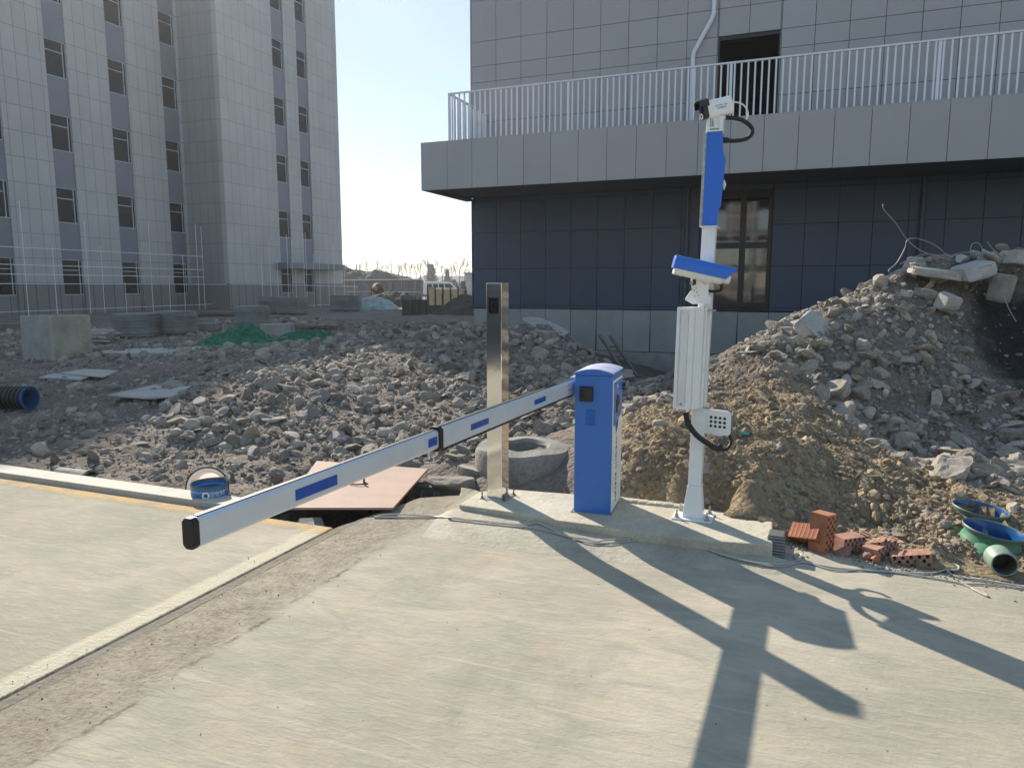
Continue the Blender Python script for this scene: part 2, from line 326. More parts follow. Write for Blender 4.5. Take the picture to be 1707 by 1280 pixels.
# terrain material: grey rubble dirt, brown earth bank at the right, fine gravel
def ground_mat():
    m = bpy.data.materials.new('rubble_ground'); m.use_nodes = True; nt = m.node_tree; L = nt.links; b = nt.nodes['Principled BSDF']
    b.inputs['Roughness'].default_value = .97; b.inputs['Specular IOR Level'].default_value = .2
    P = N(nt, 'ShaderNodeNewGeometry').outputs['Position']
    n1 = N(nt, 'ShaderNodeTexNoise', Scale=1.1, Detail=7., Roughness=.65); L.new(P, n1.inputs['Vector'])
    n2 = N(nt, 'ShaderNodeTexNoise', Scale=26., Detail=6., Roughness=.7); L.new(P, n2.inputs['Vector'])
    vo = N(nt, 'ShaderNodeTexVoronoi', Scale=28.); L.new(P, vo.inputs['Vector'])
    r1 = N(nt, 'ShaderNodeMapRange'); r1.inputs[1].default_value = .35; r1.inputs[2].default_value = .65; L.new(n1.outputs[0], r1.inputs[0])
    g = N(nt, 'ShaderNodeMix', data_type='RGBA'); g.inputs[6].default_value = (.155, .128, .108, 1); g.inputs[7].default_value = (.26, .222, .185, 1); L.new(r1.outputs[0], g.inputs[0])
    s = N(nt, 'ShaderNodeMix', data_type='RGBA'); s.inputs[6].default_value = (.19, .145, .095, 1); s.inputs[7].default_value = (.35, .28, .18, 1); L.new(r1.outputs[0], s.inputs[0])
    # earth bank: distance from the line through (.9,5.4)-(4.5,5.2), towards the building it turns grey
    sx = N(nt, 'ShaderNodeSeparateXYZ'); L.new(P, sx.inputs[0])
    def mth(op, a, b_=None):
        q = N(nt, 'ShaderNodeMath', operation=op)
        for i, v in enumerate((a, b_)):
            if v is None: continue
            if isinstance(v, (int, float)): q.inputs[i].default_value = v
            else: L.new(v, q.inputs[i])
        return q.outputs[0]
    e = mth('SUBTRACT', 8.9, mth('ADD', sx.outputs[1], mth('MULTIPLY', sx.outputs[0], .62)))   # positive near
    e = mth('ADD', e, mth('MULTIPLY', mth('SUBTRACT', n1.outputs[0], .5), 3.2))
    e2 = N(nt, 'ShaderNodeMapRange'); e2.inputs[1].default_value = -.4; e2.inputs[2].default_value = .5; L.new(e, e2.inputs[0])
    e3 = N(nt, 'ShaderNodeMapRange'); e3.inputs[1].default_value = .5; e3.inputs[2].default_value = .9; L.new(sx.outputs[0], e3.inputs[0])
    fac = mth('MULTIPLY', e2.outputs[0], e3.outputs[0])
    mx = N(nt, 'ShaderNodeMix', data_type='RGBA'); L.new(fac, mx.inputs[0]); L.new(g.outputs[2], mx.inputs[6]); L.new(s.outputs[2], mx.inputs[7])
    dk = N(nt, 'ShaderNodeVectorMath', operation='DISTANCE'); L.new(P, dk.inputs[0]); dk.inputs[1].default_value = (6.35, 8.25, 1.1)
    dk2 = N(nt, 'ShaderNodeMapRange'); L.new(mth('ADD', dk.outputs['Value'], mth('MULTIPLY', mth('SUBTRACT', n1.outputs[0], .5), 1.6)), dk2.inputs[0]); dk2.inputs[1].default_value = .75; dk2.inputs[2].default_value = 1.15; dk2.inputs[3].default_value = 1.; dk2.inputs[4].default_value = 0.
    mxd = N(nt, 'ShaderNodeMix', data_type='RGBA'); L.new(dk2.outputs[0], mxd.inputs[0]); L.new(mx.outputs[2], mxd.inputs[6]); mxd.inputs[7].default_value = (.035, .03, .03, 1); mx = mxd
    r2 = N(nt, 'ShaderNodeMapRange'); r2.inputs[1].default_value = .3; r2.inputs[2].default_value = .7; r2.inputs[3].default_value = .62; r2.inputs[4].default_value = 1.35; L.new(n2.outputs[0], r2.inputs[0])
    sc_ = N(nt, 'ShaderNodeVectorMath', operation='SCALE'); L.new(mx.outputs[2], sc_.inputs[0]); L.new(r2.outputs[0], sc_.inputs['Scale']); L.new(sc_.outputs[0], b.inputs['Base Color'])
    ad = mth('ADD', mth('MULTIPLY', n2.outputs[0], 1.3), mth('MULTIPLY', vo.outputs['Distance'], -.8))
    bp = N(nt, 'ShaderNodeBump', Strength=.9, Distance=.03); L.new(ad, bp.inputs['Height']); L.new(bp.outputs[0], b.inputs['Normal'])
    return m
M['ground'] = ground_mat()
nx_, ny_ = len(gx), len(gy); idx = np.arange(nx_*ny_).reshape(ny_, nx_)
F = np.stack([idx[:-1, :-1], idx[:-1, 1:], idx[1:, 1:], idx[1:, :-1]], -1).reshape(-1, 4)
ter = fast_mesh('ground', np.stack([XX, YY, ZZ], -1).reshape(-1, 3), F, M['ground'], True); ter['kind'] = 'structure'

# --- concrete slabs: material with joint strips in slab coordinates
def slab_mat(name, left):
    m = bpy.data.materials.new(name); m.use_nodes = True; nt = m.node_tree; L = nt.links; b = nt.nodes['Principled BSDF']
    b.inputs['Roughness'].default_value = .93; b.inputs['Specular IOR Level'].default_value = .12
    T = N(nt, 'ShaderNodeTexCoord').outputs['Object']
    def mth(op, a, b_=None, c=None):
        q = N(nt, 'ShaderNodeMath', operation=op)
        for i, v in enumerate((a, b_, c)):
            if v is None: continue
            if isinstance(v, (int, float)): q.inputs[i].default_value = v
            else: L.new(v, q.inputs[i])
        return q.outputs[0]
    def noise(s, d=6., r=.6, sc3=None, dist=0.):
        n = N(nt, 'ShaderNodeTexNoise', Scale=s, Detail=d, Roughness=r, Distortion=dist); v = T
        if sc3:
            mp = N(nt, 'ShaderNodeMapping'); mp.inputs['Scale'].default_value = sc3; mp.inputs['Rotation'].default_value = (0, 0, .25); L.new(T, mp.inputs[0]); v = mp.outputs[0]
        L.new(v, n.inputs['Vector']); return n.outputs[0]
    def rng(v, a, b_, c=0., d=1.):
        r = N(nt, 'ShaderNodeMapRange'); r.inputs[1].default_value = a; r.inputs[2].default_value = b_; r.inputs[3].default_value = c; r.inputs[4].default_value = d; L.new(v, r.inputs[0]); return r.outputs[0]
    def mixc(f, c1, c2):
        mx = N(nt, 'ShaderNodeMix', data_type='RGBA')
        L.new(f, mx.inputs[0])
        for i, c in ((6, c1), (7, c2)):
            if isinstance(c, tuple): mx.inputs[i].default_value = rgba(c)
            else: L.new(c, mx.inputs[i])
        return mx.outputs[2]
    big = noise(.55, 5.); mid = noise(2.6, 7., .62, (1, 2.2, 1), .6); fine = noise(55., 5., .7); trow = noise(9., 6., .65, (1., 3.5, 1), .8)
    col = mixc(rng(big, .38, .62), (.305, .278, .217), (.43, .39, .305))
    col = mixc(rng(mid, .42, .66, 0, .75), col, (.285, .272, .225))
    col = mixc(rng(trow, .5, .8, 0, .4), col, (.50, .465, .37))
    col = mixc(rng(fine, .55, .8, 0, .3), col, (.26, .235, .2))
    blot = noise(.9, 7., .7, (1.6, 1, 1), .5); col = mixc(rng(blot, .56, .70, 0, .5), col, (.24, .225, .185))
    rd = noise(1.25, 5., .6, None, .3); col = mixc(rng(rd, .58, .72, 0, .35), col, (.46, .36, .27))
    scr = noise(3.2, 4., .5, (.35, 9., 1)); col = mixc(rng(scr, .63, .70, 0, .35), col, (.50, .47, .39))
    spots = N(nt, 'ShaderNodeTexVoronoi', Scale=5.5); L.new(T, spots.inputs['Vector'])
    sp = mth('MULTIPLY', mth('LESS_THAN', spots.outputs['Distance'], .012), rng(noise(1.7), .5, .55))
    col = mixc(sp, col, (.06, .055, .05))
    sx = N(nt, 'ShaderNodeSeparateXYZ'); L.new(T, sx.inputs[0]); X, Y = sx.outputs[0], sx.outputs[1]
    wob = mth('MULTIPLY', mth('SUBTRACT', noise(3., 6., .7), .5), .10); wob2 = mth('MULTIPLY', mth('SUBTRACT', noise(14., 4., .7), .5), .05)
    rough_mask = None
    if left:
        e = mth('ADD', mth('ADD', X, wob), wob2)
        k = mth('MULTIPLY', rng(e, -.15, -.10), rng(noise(11., 5., .7), .22, .5, .35, 1.)); col = mixc(mth('MULTIPLY', k, .85), col, (.58, .535, .40)); col = mixc(rng(mth('ADD', X, wob2), -.014, -.006, 0, .7), col, (.13, .115, .09))
        e2 = mth('ADD', mth('ADD', Y, wob), wob2); k2 = rng(e2, -.15, -.09)
        col = mixc(mth('MULTIPLY', k2, rng(noise(5., 6., .75), .30, .62, .05, .95)), col, (.62, .41, .175))
        rough_mask = mth('ADD', k, k2)
    else:
        e = mth('ADD', mth('ADD', X, mth('MULTIPLY', wob, 1.6)), wob2)
        k = mth('MULTIPLY', rng(e, .42, .55, 1., 0.), rng(noise(7., 8., .78), .34, .60, .12, .85)); col = mixc(k, col, mixc(rng(noise(30., 5., .8), .4, .6), (.17, .145, .105), (.33, .28, .21))); lnn = mth('ABSOLUTE', mth('SUBTRACT', e, .5)); col = mixc(mth('MULTIPLY', rng(lnn, .004, .02, .75, 0.), rng(noise(4., 4., .7), .45, .6)), col, (.09, .08, .065)); lnm = mth('ABSOLUTE', mth('SUBTRACT', mth('ADD', X, mth('MULTIPLY', wob2, .6)), .085)); col = mixc(mth('MULTIPLY', rng(lnm, .002, .009, .8, 0.), rng(noise(3., 3., .6), .42, .55)), col, (.08, .07, .055))
        k2 = rng(e, .05, .09, 1., 0.); col = mixc(mth('MULTIPLY', k2, .6), col, (.22, .195, .165))
        # rust-tinted dusty margin along the outer edge at the right
        rough_mask = mth('ADD', k, k2)
    L.new(col, b.inputs['Base Color'])
    h = mth('ADD', mth('MULTIPLY', fine, mth('ADD', mth('MULTIPLY', rough_mask, 2.2), .35)), mth('ADD', mth('MULTIPLY', trow, .8), mth('MULTIPLY', mid, 1.2)))
    bp = N(nt, 'ShaderNodeBump', Strength=.5, Distance=.014); L.new(h, bp.inputs['Height']); L.new(bp.outputs[0], b.inputs['Normal'])
    return m
M['slabL'] = slab_mat('old_slab_concrete', True); M['slabR'] = slab_mat('drive_slab_concrete', False)
o = MB().prism(padL_poly, -.3, 0).build('pavement', M['slabL'], loc=PADC, rz=PADR, bevel=.008); tag(o, kind='structure')
# right slab: ragged poured edge towards the pit
ed = padR_poly; rag = []
for i, p in enumerate(ed):
    q = ed[(i+1) % len(ed)]; rag.append(p); dd = math.hypot(q[0]-p[0], q[1]-p[1])
    if dd < 2.2 and p[1] > -3:
        n = max(2, int(dd/.07))
        for k in range(1, n): t = k/n; rag.append((p[0]+(q[0]-p[0])*t+random.uniform(-.012, .012), p[1]+(q[1]-p[1])*t+random.uniform(-.012, .012)))
o = MB().prism(rag, -.3, .004).build('road', M['slabR'], loc=PADC, rz=PADR, bevel=.01); tag(o, kind='structure')
# kerb strip and rail groove at the far side of the left slab
kb = MB(); kb.bb(-16, -.78, .045, .235, -.3, .034)
M['kerb'] = mat('kerb_concrete', (.47, .45, .38), .85, var=.15, vscale=4, bump=.3, bscale=40, fine=.1)
o = kb.build('kerb', M['kerb'], loc=PADC, rz=PADR, bevel=.005); tag(o, kind='structure')
M['darkconc'] = mat('dark_concrete', (.10, .105, .095), .9, var=.3, vscale=3, bump=.3)  # one dark grey-green concrete colour, also inside the pit, ring and pipe
# pit lining (part of the setting)
pl_ = MB()
pl_.bb(-.86, -.78, .0, 1.35, -.7, -.06); pl_.bb(-.78, .42, 1.27, 1.35, -.7, -.05); pl_.bb(-.78, -.013, .0, .03, -.7, -.02)
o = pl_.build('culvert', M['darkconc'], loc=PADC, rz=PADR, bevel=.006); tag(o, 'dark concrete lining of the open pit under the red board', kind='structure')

# --- raised island under the barrier
def islz(px): return .105
AP = [(700, .0), (765, .080), (850, .074), (930, .066), (1000, .058), (1130, .045), (1288, .036), (1330, 0.)]
def ap_h(px): return float(np.interp(px, [a[0] for a in AP], [a[1] for a in AP]))
isl_px = [(765, 841), (850, 853), (930, 867), (1000, 876), (1060, 887), (1130, 895), (1200, 902), (1288, 908), (1288, 866), (1200, 852), (1120, 839), (1040, 832), (955, 823), (850, 815), (800, 819)]
isl = []; zt = []
for x, y in isl_px:
    z = islz(x); isl.append(G(x, y, z)); zt.append(z)
M['island'] = mat('island_concrete', (.47, .43, .335), .85, var=.2, vscale=3.5, bump=.5, bscale=24, fine=.12)
mb = MB(); P2 = [tuple(p)[:2] for p in isl]; mb.prism(P2, -.2, zt)
o = mb.build('kerb', M['island'], bevel=.008); tag(o, kind='structure'); o.name = 'traffic_island'
ap_in, ap_out = [], []
for x, y in isl_px[:8]:
    p = G(x, y, .105)+NX*.01; h = ap_h(x); ap_in.append((p.x, p.y, h)); q = p-NX*(.02+h*5.2)-AX*.06; ap_out.append((q.x, q.y, .0045))
r0 = Vector(ap_in[-1])+AX*.16; ap_in.append((r0.x, r0.y, .0045)); r1 = Vector((ap_out[-1][0], ap_out[-1][1], 0))+AX*.10; ap_out.append((r1.x, r1.y, .0044))
l0 = Vector(ap_in[0])-AX*.16+NX*.10; ap_in = [(l0.x, l0.y, .0045)]+ap_in; q = l0-NX*.15; ap_out = [(q.x, q.y, .0044)]+ap_out
mb = MB(); n_ = len(ap_in)
NS = 6; rows = []
for j in range(NS+1):
    t = j/NS; rows.append([(a[0]*(1-t)+b[0]*t, a[1]*(1-t)+b[1]*t, a[2]*(1-t)**1.25+b[2]*(1-(1-t)**1.25)+(.0015 if 0 < j < NS else 0)*math.sin(j*5+i*3)) for i, (a, b) in enumerate(zip(ap_in, ap_out))])
mb.add([p for r in rows for p in r], [(j*n_+i, j*n_+i+1, (j+1)*n_+i+1, (j+1)*n_+i) for j in range(NS) for i in range(n_-1)])
o = mb.build('concrete_apron', M['island'], smooth=True); o.data.materials[0] = mat('apron_concrete', (.385, .35, .275), .9, var=.25, vscale=3.5, bump=.5, bscale=24, fine=.12); tag(o, 'sloping concrete apron feathered out in front of the island', kind='structure')
from mathutils.bvhtree import BVHTree
_av = [Vector(p) for r in rows for p in r]; APB = BVHTree.FromPolygons(_av, [(j*n_+i, j*n_+i+1, (j+1)*n_+i+1, (j+1)*n_+i) for j in range(NS) for i in range(n_-1)])
def on_ground(px, py, r):
    z = .004
    for k in range(120):
        zz = .12-k*.001
        if zz < .004: break
        p = G(px, py, zz); hit = APB.ray_cast(Vector((p.x, p.y, 1)), Vector((0, 0, -1)))[0]
        if hit and hit.z >= zz-.0005: z = zz; break
    return z+r+.002
def isl_ground(px, py): return G(px, py, islz(px))
# low hump of concrete on the island's far side
mb = MB(); a = isl_ground(1035, 838); b_ = isl_ground(1145, 850); dv = (b_-a)
for k in range(9):
    c = a+dv*(k/8)+Vector((0, .06, 0)); mb.box((c.x, c.y, c.z-.01), (.09, .07+.02*random.random(), .05+.012*random.random()), Matrix.Rotation(-.28+random.uniform(-.2, .2), 3, 'Z'))
o = mb.build('mortar_ridge', M['island'], bevel=.02, seg=3); tag(o, 'low lumpy mortar ridge on the island between the barrier cabinet and the camera pole', 'mortar')

# ================================================================ BARRIER GATE
CB0, CB1 = isl_ground(956, 853), isl_ground(1016, 859)
zb = min(CB0.z, CB1.z); ang = R_(-18.0)
W_, D_, H_ = .245, .385, .925
root = thing('barrier_gate', (CB0.x, CB0.y, zb), ang, 'blue boom barrier cabinet with a long white folding boom reaching to the front left', 'barrier gate')
mb = MB()
# housing in local coords: x 0..W, y 0..D, front face at y=0
mb.bb(0, W_, 0, D_, 0, H_-.0)
o = mb.build('cabinet', M['blue'], root, bevel=.006)
prof = []
K = 14
for i in range(K+1):
    t = i/K; x = -.006+t*(W_+.012); prof.append((x, H_+.012+.026*math.sin(math.pi*t)**.85))
poly = [(-.006, H_)]+prof+[(W_+.006, H_)]
MB().ext([p for p in poly][::-1], ((0, D_+.006, 0), (1, 0, 0), (0, 0, 1), (0, -1, 0)), D_+.012).build('lid', M['blue'], root, bevel=.003)
M['lidtop'] = mat('dusty_blue_lid', (.46, .47, .54), .75, var=.4, vscale=14, col2=(.16, .24, .46))
tp = MB()
for i in range(K):
    (x0, z0), (x1, z1) = prof[i], prof[i+1]
    tp.add([(x0, -.002, z0+.0025), (x1, -.002, z1+.0025), (x1, D_+.002, z1+.0025), (x0, D_+.002, z0+.0025), (x0, -.002, z0), (x1, -.002, z1), (x1, D_+.002, z1), (x0, D_+.002, z0)], [(0, 1, 2, 3), (4, 7, 6, 5), (0, 4, 5, 1), (3, 2, 6, 7)])
tp.build('dust_film', M['lidtop'], root)
# white side plate on the right (+x)
sp_ = MB(); sp_.bb(W_+.001, W_+.005, .018, D_-.01, .01, H_-.035)
wp_ = sp_.build('side_panel', M['white'], root, bevel=.002)
bt = MB(); y0, y1, z1 = .04, D_-.022, H_-.05; zb2 = z1-.265
bt.ext([(y0, z1), (y0, zb2-.012), (y0+.03, zb2-.03), (y1-.04, zb2+.02), (y1, zb2+.05), (y1, z1)], ((W_+.005, 0, 0), (0, 1, 0), (0, 0, 1), (1, 0, 0)), .003)
bt.build('blue_trim', M['blue'], wp_, bevel=.001)
def ell(cy, cz, ry, rz_, n=28): return [(cy+ry*math.cos(2*math.pi*i/n), cz+rz_*math.sin(2*math.pi*i/n)) for i in range(n)]
MB().ext(ell(.175, z1-.155, .055, .062), ((W_+.008, 0, 0), (0, 1, 0), (0, 0, 1), (1, 0, 0)), .004).build('lock_recess', M['black'], wp_, bevel=.0015)
MB().ext(ell(.175, z1-.185, .03, .022), ((W_+.012, 0, 0), (0, 1, 0), (0, 0, 1), (1, 0, 0)), .006).build('lock', M['zinc'], wp_, bevel=.001)
MB().ext([(.16, z1-.05), (.15, z1-.035), (.165, z1-.02), (.19, z1-.035)], ((W_+.008, 0, 0), (0, 1, 0), (0, 0, 1), (1, 0, 0)), .002).build('arrow_mark', M['white'], wp_)
kn = MB(); kn.box((W_+.012, D_-.006, H_-.10), (.03, .035, .03)); kn.box((W_+.012, D_-.006, H_-.13), (.03, .03, .012)); kn.build('latch', M['black'], root, bevel=.004)
# emblem: tilted rounded diamond with three dots
M['ink'] = mat('dark_blue_ink', (.035, .055, .12), .5); M['ink2'] = mat('blue_ink', (.03, .13, .4), .5)
em = MB(); ez = .575
em.ext([(.175, ez+.06), (.125, ez+.005), (.145, ez-.055), (.215, ez-.01), (.235, ez+.045)][::1], ((W_+.005, 0, 0), (0, 1, 0), (0, 0, 1), (1, 0, 0)), .0012)
eo = em.build('emblem', M['ink'], wp_)
e2 = MB()
for k in range(3):
    z = ez-.04+k*.028; e2.ext([(.145+k*.004, z), (.145+k*.004, z+.012), (.20+k*.006, z+.036), (.20+k*.006, z+.022)], ((W_+.0062, 0, 0), (0, 1, 0), (0, 0, 1), (1, 0, 0)), .001)
e2.build('emblem_stripe', M['ink2'], wp_)
e3 = MB()
for y, z in ((.115, ez+.075), (.165, ez+.095), (.215, ez+.085)): e3.ext(ell(y, z, .011, .011, 10), ((W_+.005, 0, 0), (0, 1, 0), (0, 0, 1), (1, 0, 0)), .0012)
e3.build('emblem_dots', M['ink'], wp_)
text('lettering', 'WEIGHT SYSTEM', .058, M['ink'], wp_, fr((W_+.0058, .165, .275), (0, 0, -1), (0, 1, 0)), .0006, 1.05)
# black knob on the front face, faint louvres
kb_ = MB(); kb_.box((.078, -.014, H_-.122), (.088, .028, .098)); k1 = kb_.build('release_cover', M['black'], root, bevel=.007)
k2 = MB(); k2.cyl((.05, -.028, H_-.10), (.05, -.036, H_-.10), .008, n=12); k2.cyl((.055, -.028, H_-.135), (.055, -.036, H_-.135), .013, n=12); k2.box((.053, -.031, H_-.118), (.007, .006, .035)); k2.build('key_switch', M['rubber'], k1)
lv = MB()
for c in range(1):
    for r_ in range(7): lv.box((.105, -.002, H_-.325+r_*.016), (.062, .006, .007), Matrix.Rotation(.5, 3, 'X'))
M['blue_d'] = mat('blue_paint_louvre', (.020, .14, .47), .4)
lv.build('louvre', M['blue_d'], root)
MB().bb(-.02, W_+.012, -.012, D_+.015, -.012, .006).build('base_flange', M['zinc'], root, bevel=.002)
# boom
inv = Matrix.Rotation(-ang, 3, 'Z')
def tol(p): return inv @ (Vector(p)-Vector((CB0.x, CB0.y, zb)))
A0 = Vector((.372, 4.72, .936)); tipw = R(322, 887, 1.86)
A1 = tipw; dirw = (A1-A0).normalized(); A0b = A0-dirw*.26
sl = tol(A0b); el = tol(A1); dl = (el-sl); LEN = dl.length; dl.normalize()
side = dl.cross(Vector((0, 0, 1))).normalized(); upv = side.cross(dl).normalized()
def octo(h, t, c=.012): return [(-t/2, -h/2+c), (-t/2+c, -h/2), (t/2-c, -h/2), (t/2, -h/2+c), (t/2, h/2-c), (t/2-c, h/2), (-t/2+c, h/2), (-t/2, h/2-c)]
# joint where px x=725
LJ = None
for k in range(2000):
    p = A0b+dirw*(k*.002); d3 = p-Vector((0, 0, CAMH)); dep = d3.y*math.cos(PR)-d3.z*math.sin(PR)
    if 853.5+FPX*d3.x/dep < 726: LJ = k*.002; break
HO, HI = .102, .0835
bo = MB().ext(octo(HO, .05), (sl, side, upv, dl), LJ).build('boom_outer', M['alu'], root, bevel=.002)
bi = MB().ext(octo(HI, .040, .010), (sl+dl*(LJ-.15), side, upv, dl), LEN-LJ+.15).build('boom_inner', M['alu'], root, bevel=.002)
MB().ext(octo(HI+.003, .043, .011), (el-dl*.004, side, upv, dl), .022).build('end_cap', M['rubber'], bi, bevel=.003)
MB().ext(octo(HO+.008, .058, .014), (sl+dl*(LJ-.022), side, upv, dl), .03).build('joint_collar', M['rubber'], root, bevel=.002)
tr = MB(); tr.box(sl+upv*(HO/2+.002)+dl*(LJ/2), (.1, .1, .1)) ; tr = MB()
tr.ext([(-.010, -.002), (.010, -.002), (.010, .005), (-.010, .005)], (sl+upv*(HO/2-.001), side, upv, dl), LJ-.03)
tr.build('rubber_strip', M['rubber'], bo)
tr = MB(); tr.ext([(-.008, -.002), (.008, -.002), (.008, .004), (-.008, .004)], (sl+dl*(LJ+.01)+upv*(HI/2-.001), side, upv, dl), LEN-LJ-.02); tr.build('rubber_strip', M['rubber'], bi)
tr = MB(); tr.ext([(-.018, -.006), (.018, -.006), (.018, .003), (-.018, .003)], (sl-upv*(HO/2), side, upv, dl), LJ-.03); tr.build('rubber_strip', M['rubber'], bo)
camside = -1 if (side @ (inv @ Vector((0, -1, 0)))) < 0 else 1
def at_px(x):
    for k in range(4000):
        p = A0b+dirw*(k*.001); d3 = p-Vector((0, 0, CAMH)); dep = d3.y*math.cos(PR)-d3.z*math.sin(PR)
        if 853.5+FPX*d3.x/dep < x: return k*.001
for xa, xb, par, t, hh, zc in ((903, 884, bo, .05, .03, 0), (807, 777, bo, .05, .03, .0), (724, 707, bi, .040, .036, .0), (554, 484, bi, .040, .036, .0)):
    a, b_ = at_px(xa), at_px(xb)
    if xa == 724: a += .012
    off = side*(camside*(t/2+.0006))
    mb = MB(); mb.ext([(0, -hh/2), (b_-a, -hh/2), (b_-a, hh/2), (0, hh/2)], (sl+dl*a+off+upv*zc, dl, upv, side*camside), .0008)
    mb.build('reflective_sticker', M['reflect'], par)
hb = MB(); hb.box(tol(A0b+dirw*.13), (.03, .13, .13)); hb.box(tol(A0b+dirw*.13)+Vector((.02, 0, 0)), (.05, .06, .06)); hb.build('boom_clamp', M['alu'], root, bevel=.004)
sc_b = MB()
for dz in (-.03, .0, .03):
    for dy in (.30, .33): q = sl+dl*dy+upv*dz+side*(camside*.025); sc_b.cyl(q, q+side*(camside*.004), .005, n=8)
sc_b.build('bolt', M['zinc'], bo)

# ================================================================ STEEL POST
pb = isl_ground(830, 832); ph = 1.625-pb.z; prz = R_(-24)
post = thing('reader_post', (pb.x, pb.y+.06, pb.z), prz, 'shiny stainless steel square post with a dark card reader window near its top', 'post')
MB().bb(-.058, .058, -.06, .06, .006, ph-.003).build('post_shaft', M['steel'], post, bevel=.003)
MB().bb(-.059, .059, -.061, .061, ph-.003, ph).build('top_cap', M['steel'], post, bevel=.001)
MB().bb(-.10, .10, -.10, .10, 0, .006).build('base_plate', M['zinc'], post, bevel=.002)
for sx_, sy_ in ((-1, -1), (1, -1), (1, 1), (-1, 1)):
    mb = MB(); mb.cyl((sx_*.085, sy_*.085, -.01), (sx_*.085, sy_*.085, .05), .005, n=8); mb.cyl((sx_*.085, sy_*.085, .006), (sx_*.085, sy_*.085, .014), .010, n=6); mb.build('anchor_bolt', M['rust'], post)
fx = MB(); zc = ph-.155; holes_wall(fx, -.042, .042, zc-.057, zc+.057, -.068, -.060, [(-.034, .034, zc-.048, zc+.048)]); rf = fx.build('reader', M['frame'], post, bevel=.0015)
mb = MB(); mb.bb(-.034, .034, -.063, -.0605, zc-.048, zc+.048); mb.build('reader_window', M['darkglass'], rf)
mb = MB(); holes_wall(mb, -.02, .02, zc-.036, zc+.026, -.065, -.063, [(-.014, .014, zc-.03, zc+.02)]); mb.build('inner_frame', M['black'], rf)

# ================================================================ CAMERA POLE
cb = isl_ground(1157, 863); cz = cb.z
pole = thing('camera_pole', (cb.x+.0, cb.y+.02, cz), R_(-22), 'tall white square pole carrying two cameras and a blue-backed display on the island', 'camera pole')
PLR = Matrix.Rotation(R_(22), 3, 'Z')
Dp = cb.y+.02
def pl(x, y, dD=0): p = R(x, y, Dp+dD); return PLR @ (p-Vector((cb.x, Dp, cz)))
def ppos(px, py): q = R(px, py, Dp); return q
lean = (R(1193, 225, Dp)-R(1157, 855, Dp)); lx = lean.x/lean.z
def pax(h): return PLR @ Vector((lx*h, 0, h))       # pole axis at height h
mb = MB(); hw = .041; a, b_ = pax(.22), pax(2.40)
def sq(c, w_, d_=None): d_ = d_ or w_; return [(c.x-w_, c.y-d_, c.z), (c.x+w_, c.y-d_, c.z), (c.x+w_, c.y+d_, c.z), (c.x-w_, c.y+d_, c.z)]
mb.add(sq(a, hw)+sq(b_, hw), [(3, 2, 1, 0), (4, 5, 6, 7), (0, 1, 5, 4), (1, 2, 6, 5), (2, 3, 7, 6), (3, 0, 4, 7)])
mb.build('pole_shaft', M['white'], pole, bevel=.004)
mb = MB(); a0 = pax(.008); mb.add(sq(a0, .064)+sq(a, .044), [(3, 2, 1, 0), (4, 5, 6, 7), (0, 1, 5, 4), (1, 2, 6, 5), (2, 3, 7, 6), (3, 0, 4, 7)]); mb.build('pole_foot', M['white'], pole, bevel=.006)
bp_ = MB(); bp_.bb(-.125, .125, -.105, .105, -.0, .01); bpo = bp_.build('base_plate', M['white'], pole, bevel=.003)
for sx_, sy_ in ((-1, -1), (1, -1), (1, 1), (-1, 1)):
    mb = MB(); x, y = sx_*.095, sy_*.078; mb.cyl((x, y, 0), (x, y, .062), .006, n=8); mb.cyl((x, y, .010), (x, y, .022), .013, n=6); mb.cyl((x, y, .024), (x, y, .034), .012, n=6); mb.cyl((x, y, .01), (x, y, .012), .019, n=12)
    mb.build('anchor_bolt', M['zinc'], pole)
def pz(py, px=1190): return R(px, py, Dp).z-cz
# display with blue back (seen from its back edge)
zt_, zb_ = pz(222), pz(379, 1185)
def quadcol(h, x0, x1, y0, y1): c = pax(h); return [(c.x+x0, c.y+y0, h), (c.x+x1, c.y+y0, h), (c.x+x1, c.y+y1, h), (c.x+x0, c.y+y1, h)]
BX = [(3, 2, 1, 0), (4, 5, 6, 7), (0, 1, 5, 4), (1, 2, 6, 5), (2, 3, 7, 6), (3, 0, 4, 7)]
mb = MB(); mb.add(quadcol(zb_, -.040, .048, -.062, -.046)+quadcol(zt_, -.040, .048, -.062, -.046), BX)
# outline with step on the right side
prof = [(zb_+.01, .05), (zb_+.10, .052), (zb_+.12, .066), (zb_+.20, .068), (zt_-.17, .078), (zt_-.12, .060), (zt_-.02, .052)]
n_ = len(prof); vs = []
for h, xr in prof:
    c = pax(h); vs += [(c.x+.04, c.y-.064, h), (c.x+xr, c.y-.064, h), (c.x+xr, c.y-.05, h), (c.x+.04, c.y-.05, h)]
fs = [(3, 2, 1, 0), tuple(4*(n_-1)+k for k in range(4))]
for i in range(n_-1):
    for k in range(4): fs.append((4*i+k, 4*i+(k+1) % 4, 4*i+4+(k+1) % 4, 4*i+4+k))
mb.add(vs, fs); dsp = mb.build('display_back', M['bluefilm'], pole, bevel=.002)
mb = MB(); mb.add(quadcol(zb_, -.058, -.041, -.060, .115)+quadcol(zt_-.01, -.058, -.041, -.060, .115), BX); mb.build('display_panel', M['zinc'], pole, bevel=.002)
mb = MB(); mb.add(quadcol(zb_-.004, -.052, .052, -.066, .10)+quadcol(zb_+.004, -.052, .052, -.066, .10), BX); mb.add(quadcol(zt_-.004, -.052, .052, -.066, .10)+quadcol(zt_+.006, -.052, .052, -.066, .10), BX); mb.build('display_bracket', M['white'], pole, bevel=.002)
